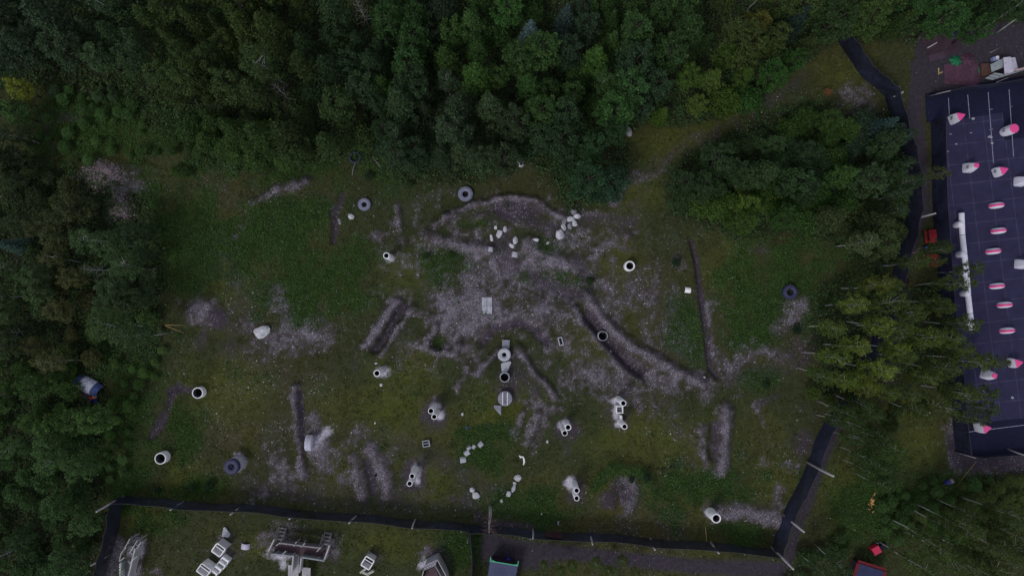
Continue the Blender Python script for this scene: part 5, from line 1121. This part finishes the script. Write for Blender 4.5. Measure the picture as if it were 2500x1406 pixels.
b = MB(); b.lathe([(.25, 0), (.3, .1), (.32, .75), (.28, .8), (.001, .82)], 16); tag(b.build('blue_bin', mat('dull_blue_plastic', (.03, .07, .2), .2, 3), loc=PG(2257, 607)), 'small blue bin between two red picnic tables', 'bin')

# ---------------------------------------------------------------- lower right corner
b = MB(); b.lathe([(.26, 0), (.3, .1), (.31, .8), (.27, .88), (.001, .9)], 18); tag(b.build('blue_barrel', mat('dull_blue_barrel', (.035, .045, .22), .25, 3), loc=PG(2308, 1174)), 'dull blue barrel beside the tree stump', 'barrel')
b = MB(); b.lathe([(.36, -.1), (.33, .3), (.3, .36), (.15, .37), (.001, .37)], 18); tag(b.build('tree_stump', mat('stump_wood', (.24, .2, .19), .3, 6), loc=PG(2320, 1173)), 'pale round tree stump beside the blue barrel', 'stump')
fallen([(2380, 1125), (2355, 1155), (2335, 1182)], .03, 'yellow guy rope running down from the netted field corner', GOLDW, 'guy_rope', .3, 'rope')
for i, (x, y, L, rz, w_, l) in enumerate([(2130, 1212, 2.0, 1.0, .17, 'longest orange plank of the firewood pile'), (2127, 1217, 1.5, 1.0, .14, 'second long orange plank beside the longest'), (2129, 1223, .8, .9, .3, 'thick orange log at the foot of the planks'), (2122, 1228, .6, .3, .13, 'orange split log leftmost in the pile'), (2127, 1231, .6, .8, .13, 'orange split log lowest in the pile'), (2124, 1234, .5, 2.2, .12, 'orange split log crossing the lowest one'), (2130, 1229, .45, -.4, .12, 'orange split log rightmost in the pile'), (2120, 1241, .35, -.2, .12, 'pale chip of wood below the pile'), (2129, 1247, .25, 0, .12, 'small wood chip furthest below the pile')]):
    b = MB(); b.box((0, 0, .08 + .02 * i), (L, w_, .12), rz); tag(b.build('split_log', YWOOD, loc=PG(x, y), bevel=.015), l, 'log', 'orange firewood on the worn grass')
def hut(px, py, rz, w_, d_, h, roof, trim, label, blocks=True, wall=BROWNP, edge=.3, name='hut'):
    """px,py = centre of upper roof edge"""
    p = P(px, py, h); p.z = 0; p.z = gz(p.x, p.y); e = empty(name, p, rz); b = MB(); b.box((0, -d_ / 2, h / 2 - .1), (w_ - .3, d_ - .3, h)); b.build('wall', wall, e)
    b = MB(); b.box((0, -d_ / 2, h), (w_, d_, .08), tilt=(.04, 0)); b.build('roof', roof, e)
    for q in ((0, edge / 2, w_ + edge * 1.2, edge), (-w_ / 2 - edge / 2, -d_ / 2, edge, d_), (w_ / 2 + edge / 2, -d_ / 2, edge, d_)):
        b = MB(); b.box((q[0], q[1], h - .02), (q[2], q[3], .1), tilt=(.04, 0)); b.build('roof_trim', trim, e)
    tag(e, label, 'hut'); return e, p
e_, p_ = hut(1230, 1375, math.radians(-9), 3.55, 5, 2.4, BLUER, BLUER, 'hut with a slate blue roof and green metal rail beside the dirt road', edge=.05)
for sx in (-1, 1):
    b = MB(); b.bar((sx * 1.83, .0, 2.5), (sx * 1.83, .65, 2.5), .09); b.build('green_post', GREENM, e_); b = MB(); b.bar((sx * 1.0, .06, 2.56), (sx * 1.8, .34 if sx < 0 else .2, 2.56), .07); b.build('green_brace', GREENM, e_)
b = MB(); b.bar((-1.85, .08, 2.53), (1.85, .08, 2.53), .1); b.build('green_rail', GREENM, e_)
b = MB(); b.box((-.35, -.35, 2.5), (.4, .06, .05)); b.build('vent', WOODW, e_)
b = MB()
for j in range(9):
    pass
b.lathe([(.02, .05), (.2, .1), (.3, .28), (.3, .42), (.2, .6), (.02, .66)], 18); tag(b.build('blue_ball', BLUEP, loc=PG(1241, 1362)), 'bright blue ball on the dirt beside the slate roofed hut', 'ball')
hut(2128, 1384, math.radians(-17), 3.3, 5, 2.2, mat('dark_blue_roof', (.03, .036, .085), .25, 2), REDD, 'hut with dark blue roof and red trim under birches at the lower right', edge=.42)
def barrel_cart():
    p = PG(2132, 1337); e = empty('red_box', p, .5); b = MB(); b.box((0, 0, .5), (1.0, .95, .9)); b.build('body', mat('bright_red', (.46, .02, .06), .15, 3, .5, .3), e, bevel=.08); b = MB(); b.box((0, 0, .98), (1.05, 1.0, .06)); b.build('lid', mat('bright_red_lid', (.52, .03, .08), .15, 3, .5, .3), e, bevel=.03)
    tag(e, 'bright red lidded box standing above the red trimmed hut', 'box')
barrel_cart()
b = MB(); b.box((0, 0, .3), (.9, .7, .6), .4); tag(b.build('black_bag', mat('black_plastic', (.01, .011, .02), .2, 3), loc=PG(2152, 1331), bevel=.15), 'black bag beside the bright red box', 'bag')
b = MB(); b.box((0, 0, .1), (.35, .14, .1), -.3); tag(b.build('wood_offcut', WOODW, loc=PG(2142, 1325)), 'white offcut above the bright red box', 'offcut')

# ---------------------------------------------------------------- lower left enclosure: forts built of pale planks
def wallpx(b, a, c, z0, z1, t, O, zt=None):
    A = P(*a, z1); Cc = P(*c, z1); b.wall((A.x - O.x, A.y - O.y), (Cc.x - O.x, Cc.y - O.y), z0, z1, t)
def plankwall(e, O, a, c, z0, z1, m, name='parapet', n=None, t=.07, gap=.03, slats_v=True):
    A = P(*a, z1); Cc = P(*c, z1); d = (Cc - A); d.z = 0; L = d.length; b = MB(); n = n or max(2, int(L / .22)); ang = math.atan2(d.y, d.x)
    for i in range(n):
        q = A + d * ((i + .5) / n); b.box((q.x - O.x, q.y - O.y, (z0 + z1) / 2 + random.uniform(-.03, .03)), (L / n - gap, t, z1 - z0), ang)
    q = A + d * .5; b.box((q.x - O.x, q.y - O.y, z1 + .05), (L, t + .08, .06), ang); b.build(name, m, e)
def deck(e, O, pts, z, m, name='deck', n=10, rz=0.0, thick=.06):
    W = [P(x, y, z) - O for x, y in pts]; b = MB()          # quad a,b,c,d : boards run a->b
    for i in range(n):
        t0, t1 = (i + .06) / n, (i + .94) / n; A = W[0].lerp(W[3], t0); B = W[1].lerp(W[2], t0); Cc = W[1].lerp(W[2], t1); Dd = W[0].lerp(W[3], t1)
        vs = [Vector((v.x, v.y, z)) for v in (A, B, Cc, Dd)] + [Vector((v.x, v.y, z - thick)) for v in (A, B, Cc, Dd)]
        b.add(vs, [(0, 1, 2, 3), (7, 6, 5, 4), (0, 4, 5, 1), (1, 5, 6, 2), (2, 6, 7, 3), (3, 7, 4, 0)])
    b.build(name, m, e)
def stairs(e, O, top_c, dirpx, n, w_, z, m, rise, run):
    A = P(*top_c, z) - O; d = Vector((dirpx[0], -dirpx[1], 0)).normalized(); side = Vector((-d.y, d.x, 0))
    for i in range(n):
        q = A + d * run * (i + .5); zz = z - rise * (i + 1); b = MB(); b.box((q.x, q.y, zz), (w_, .2, .06), math.atan2(side.y, side.x)); b.build('step', m, e)
    for sg in (-1, 1):
        b = MB(); b.bar(Vector((A.x, A.y, z)) + side * sg * w_ / 2, Vector((A.x, A.y, z - rise * n)) + d * run * n + side * sg * w_ / 2, .08, t2=.14); b.build('stringer', m, e)
        b = MB(); b.bar(Vector((A.x, A.y, z + 1.0)) + side * sg * w_ / 2, Vector((A.x, A.y, z - rise * n + 1)) + d * run * n + side * sg * w_ / 2, .06); b.build('handrail', m, e)
def fort():
    O = PG(735, 1345); e = empty('plank_fort', O, 0); z = 1.3; zt = 2.3
    deck(e, O, [(669, 1346), (788, 1360), (790, 1340), (672, 1325)], z, WOODP, n=8); deck(e, O, [(718, 1355), (731, 1357), (727, 1420), (714, 1420)], z, WOODG, 'walkway', n=1)
    b = MB()
    for i in range(40):
        q = P(724.5 - i * .09, 1358 + i * 1.6, z) - O; b.box((q.x, q.y, z + .03), (.72, .075, .03), -.03)
    b.build('walkway_boards', WOODW, e)
    deck(e, O, [(703, 1378), (703, 1425), (717, 1425), (717, 1380)], z - .1, WOODW, 'platform', n=7); deck(e, O, [(737, 1384), (737, 1425), (757, 1425), (758, 1386)], z - .1, WOODW, 'platform', n=9)
    for a_, c_, m in [((683, 1325), (782, 1337), WOODG), ((662, 1351), (715, 1357), SHEDW), ((733, 1359), (791, 1368), SHEDW), ((653, 1350), (669, 1317), WOODW), ((791, 1368), (804, 1331), WOODW), ((716, 1356), (712, 1396), WOODW), ((736, 1357), (731, 1397), WOODW)]:
        plankwall(e, O, a_, c_, z - .1, zt, m, t=.09, gap=.02)
    for (x, y) in [(683, 1325), (718, 1331), (734, 1333), (782, 1337), (652, 1350), (669, 1317), (790, 1369), (804, 1331), (673, 1352), (694, 1354), (713, 1357), (776, 1366)]:
        T = P(x, y, zt + .25) - O; b = MB(); b.box((T.x, T.y, (zt + .25) / 2), (.13, .13, zt + .35)); b.build('post', WOODW, e)
    for x0, y0, x1, y1 in [(681, 1326, 674, 1331), (724, 1322, 717, 1332), (745, 1325, 735, 1334), (783, 1336, 773, 1346), (698, 1344, 690, 1352)]:
        b = MB(); b.bar(P(x0, y0, zt) - O, P(x1, y1, zt) - O, .1); b.build('brace', WOODW, e)
    stairs(e, O, (680, 1321), (.15, -1), 4, .95, z, WOODG, .3, .38); stairs(e, O, (792, 1333), (.15, -1), 4, .95, z, WOODG, .3, .38)
    tag(e, 'large T shaped plank fort with railings in the lower left enclosure', 'fort')
fort()
def walkway():
    O = PG(318, 1365); e = empty('plank_walkway', O, 0); z = 1.3; zt = 2.5
    deck(e, O, [(313, 1330), (328, 1332), (308, 1420), (296, 1420)], z, WOODG, n=6)
    plankwall(e, O, (296, 1372), (292, 1425), z - .4, zt, CONCGR, 'side_wall', t=.08, n=2); plankwall(e, O, (330, 1338), (309, 1425), z - .5, zt, WOODW, 'side_wall', t=.1, n=7, gap=.01)
    for i, (x, y) in enumerate([(294, 1368), (297, 1350), (304, 1338), (312, 1326), (317, 1315), (336, 1319), (334, 1330), (322, 1352), (314, 1370)]):
        T = P(x, y, zt) - O; b = MB(); b.box((T.x, T.y, zt / 2), (.12, .12, zt)); b.build('post', WOODW, e)
    for a_, c_ in [((317, 1315), (304, 1338)), ((304, 1338), (296, 1350)), ((296, 1350), (291, 1370)), ((336, 1318), (316, 1350)), ((291, 1370), (304, 1360)), ((316, 1375), (334, 1357)), ((300, 1345), (308, 1336)), ((334, 1338), (345, 1322))]:
        b = MB(); b.bar(P(*a_, zt) - O, P(*c_, zt) - O, .11); b.build('rail', WOODW, e)
        b = MB(); b.bar(P(*a_, zt - .45) - O, P(*c_, zt - .45) - O, .09); b.build('rail', WOODW, e)
    stairs(e, O, (321, 1336), (.25, -1), 5, .95, z, WOODG, .26, .28)
    for k in range(8):
        T = P(293 - k * .1, 1378 + k * 6.2, zt) - O; b = MB(); b.box((T.x, T.y, zt - .5), (.26, .2, .9)); b.build('block', CONCW, e)
    tag(e, 'raised white railed walkway at the left end of the lower enclosure', 'walkway')
walkway()
def open_box(px, py, w_, d_, h, rz, label, m=CONCW, t=.14, name='concrete_bunker', cat='bunker', window=True, floor=None):
    p = P(px, py, h); p.z = gz(p.x, p.y); e = empty(name, p, rz)
    for q in (((0, d_ / 2), (w_, t)), ((0, -d_ / 2), (w_, t))):
        b = MB(); b.box((q[0][0], q[0][1], h / 2), (q[1][0], q[1][1], h)); b.build('side', m, e)
    b = MB(); b.box((-w_ / 2, 0, h - .15), (t, d_ - t - .01, .3)); b.box((w_ / 2, 0, h - .3), (t, d_ - t - .01, .6)); b.build('side', m, e)
    b = MB(); b.box((0, 0, .05), (w_ - t, d_ - t, .06)); b.build('floor', floor or BROWNP, e)
    b = MB(); b.box((0, d_ * .2, h - .02 + .01), (w_ - t - .01, .09, .08)); b.build('cross_bar', m, e)
    tag(e, label, cat)
open_box(533, 1342, 1.35, 1.25, 1.9, -.62, 'open white concrete bunker at the upper end of the stepped row')
open_box(497, 1392, 1.5, 1.2, 1.9, -.62, 'open white concrete bunker at the lower end of the stepped row', t=.1)
open_box(897, 1374, 1.25, 1.35, 1.7, -.55, 'open white box frame between the plank fort and the lattice hut')
for i, (x, y, l) in enumerate([(549, 1366, 'uppermost curved block of the stepped row'), (541, 1377, 'second curved block of the stepped row'), (531, 1387, 'third curved block of the stepped row'), (521, 1397, 'lowest curved block of the stepped row')]):
    p = P(x, y, 1.0); p.z = gz(p.x, p.y); e = empty('curved_block', p, -.62); b = MB(); b.box((0, 0, .5), (1.05, .16, 1.1)); b.build('back', [CONCW, CONCGR][i % 2], e)
    b = MB(); b.box((-.5, -.28, .45), (.12, .42, .9)); b.box((.5, -.28, .45), (.12, .42, .9)); b.build('side', CONCW, e)
    for k in range(4):
        s_ = MB(); s_.lathe([(.15, 0), (.15, 1.05), (.001, 1.08)], 12, off=(-.4 + .27 * k, .12, 0)); s_.build('scallop', CONCW, e)
    tag(e, l, 'block', 'curved concrete blocks stepping between two bunkers')
b = MB()
for i, (x, y, a_) in enumerate([(886, 1393, .6), (893, 1400, -.4), (905, 1397, .5)]):
    q = P(x, y, .5) - PG(893, 1396); b.box((q.x, q.y, .3), (.95, .3, .6), a_)
tag(b.build('broken_block', mat('mossy_white', (.36, .36, .31), .25, 4), loc=PG(893, 1396), bevel=.04), 'broken pale concrete angle below the open box frame', 'block')
def lattice_hut():
    h = 2.4; O = PG(1060, 1375); e = empty('lattice_hut', O, 0)
    def wl(a_, c_, name='wall', m=WOODW, z0=0): 
        A = P(*a_, h) - O; Cc = P(*c_, h) - O; b = MB(); b.wall((A.x, A.y), (Cc.x, Cc.y), z0, h, .09); return b.build(name, m, e)
    A = P(1038, 1379, h) - O; B = P(1067, 1365, h) - O
    b = MB(); b.wall((A.x, A.y), (B.x, B.y), 0, h - .004, .08); b.build('back_wall', mat('faded_white_board', (.42, .44, .47), .15, 4), e)
    D1 = P(1034, 1392, h) - O; D2 = P(1062, 1380, h) - O
    f = MB()       # lattice roof part: bars over pale panes
    for i in range(6):
        t = i / 5; f.bar(A.lerp(B, t), D1.lerp(D2, t), .07)
    for t in (0, .5, 1): f.bar(A.lerp(D1, t) + Vector((0, 0, .02)), B.lerp(D2, t) + Vector((0, 0, .02)), .07)
    f.build('lattice', WOODG, e); g = MB(); k = Vector((0, 0, -.08)); g.add([A + k, B + k, D2 + k, D1 + k, A + k * 1.5, B + k * 1.5, D2 + k * 1.5, D1 + k * 1.5], [(0, 1, 2, 3), (7, 6, 5, 4), (0, 4, 5, 1), (1, 5, 6, 2), (2, 6, 7, 3), (3, 7, 4, 0)]); g.build('pane', RIB, e)
    wl((1067, 1365), (1089, 1406)); wl((1034, 1392), (1024, 1430)); wl((1089, 1406), (1094, 1430)); wl((1062, 1381), (1078, 1410), 'inner_wall', WOODG)
    q = [P(1040, 1393, .4) - O, P(1061, 1383, .4) - O, P(1080, 1425, .4) - O, P(1030, 1430, .4) - O]; g = MB(); g.add([(v.x, v.y, .4) for v in q] + [(v.x, v.y, .3) for v in q], [(0, 1, 2, 3), (7, 6, 5, 4), (0, 4, 5, 1), (1, 5, 6, 2), (2, 6, 7, 3), (3, 7, 4, 0)]); g.build('floor', WOODP, e)
    tag(e, 'roofless white hut with a lattice of small panes at the bottom edge', 'hut')
lattice_hut()
# blue and white wreck at the wood edge
def wreck():
    O = PG(222, 940); e = empty('tarpaulin_wreck', O, -.5); n = 14; m = 9
    def strip(x0, x1, mm, name):
        b = MB(); vs = []
        for j in range(m + 1):
            x = x0 + (x1 - x0) * j / m
            for i in range(n + 1):
                a = math.pi * (.12 + .76 * i / n); q = 1 - .25 * (abs(x) / 2.1) ** 2; vs.append((x, -.1 + 1.15 * math.cos(a) * q, 1.5 * math.sin(a) * q - .3 + .05 * math.sin(x * 9 + i)))
        b.add(vs, [(j * (n + 1) + i, j * (n + 1) + i + 1, (j + 1) * (n + 1) + i + 1, (j + 1) * (n + 1) + i) for j in range(m) for i in range(n)], 0, True)
        o = b.build(name, mm, e); sd = o.modifiers.new('thickness', 'SOLIDIFY'); sd.thickness = .03
    BT = mat('blue_tarpaulin', (.06, .09, .22), .3, 3); WT = mat('white_tarpaulin', (.55, .57, .68), .25, 3, dirt=(.05, .08, .06), dirt_amt=.35)
    strip(-1.9, -1.1, BT, 'blue_end'); strip(-1.1, .75, WT, 'white_middle'); strip(.75, 1.7, BT, 'blue_end')
    b = MB(); b.box((-.3, -1.45, .35), (2.3, .9, .06), -.05, tilt=(.35, 0)); b.build('brown_panel', BROWNP, e); b = MB(); b.bar((-1.5, -1.1, .3), (-1.1, -2.3, .2), .12); b.build('white_edge', WOODW, e)
    for i, (x, y, mm) in enumerate([(1.0, -1.3, REDF), (1.35, -1.0, mat('orange_cloth', (.42, .18, .05), .3, 4)), (1.0, -1.7, BROWNP), (1.7, -1.4, BLUEF)]):
        b = MB(); b.box((x, y, .3), (.55, .4, .35), i * .7, tilt=(.2, .3)); b.build('rubbish', mm, e, bevel=.08)
    tag(e, 'blue and white tarpaulin wreck with brown panel at the left wood edge', 'wreck')
wreck()
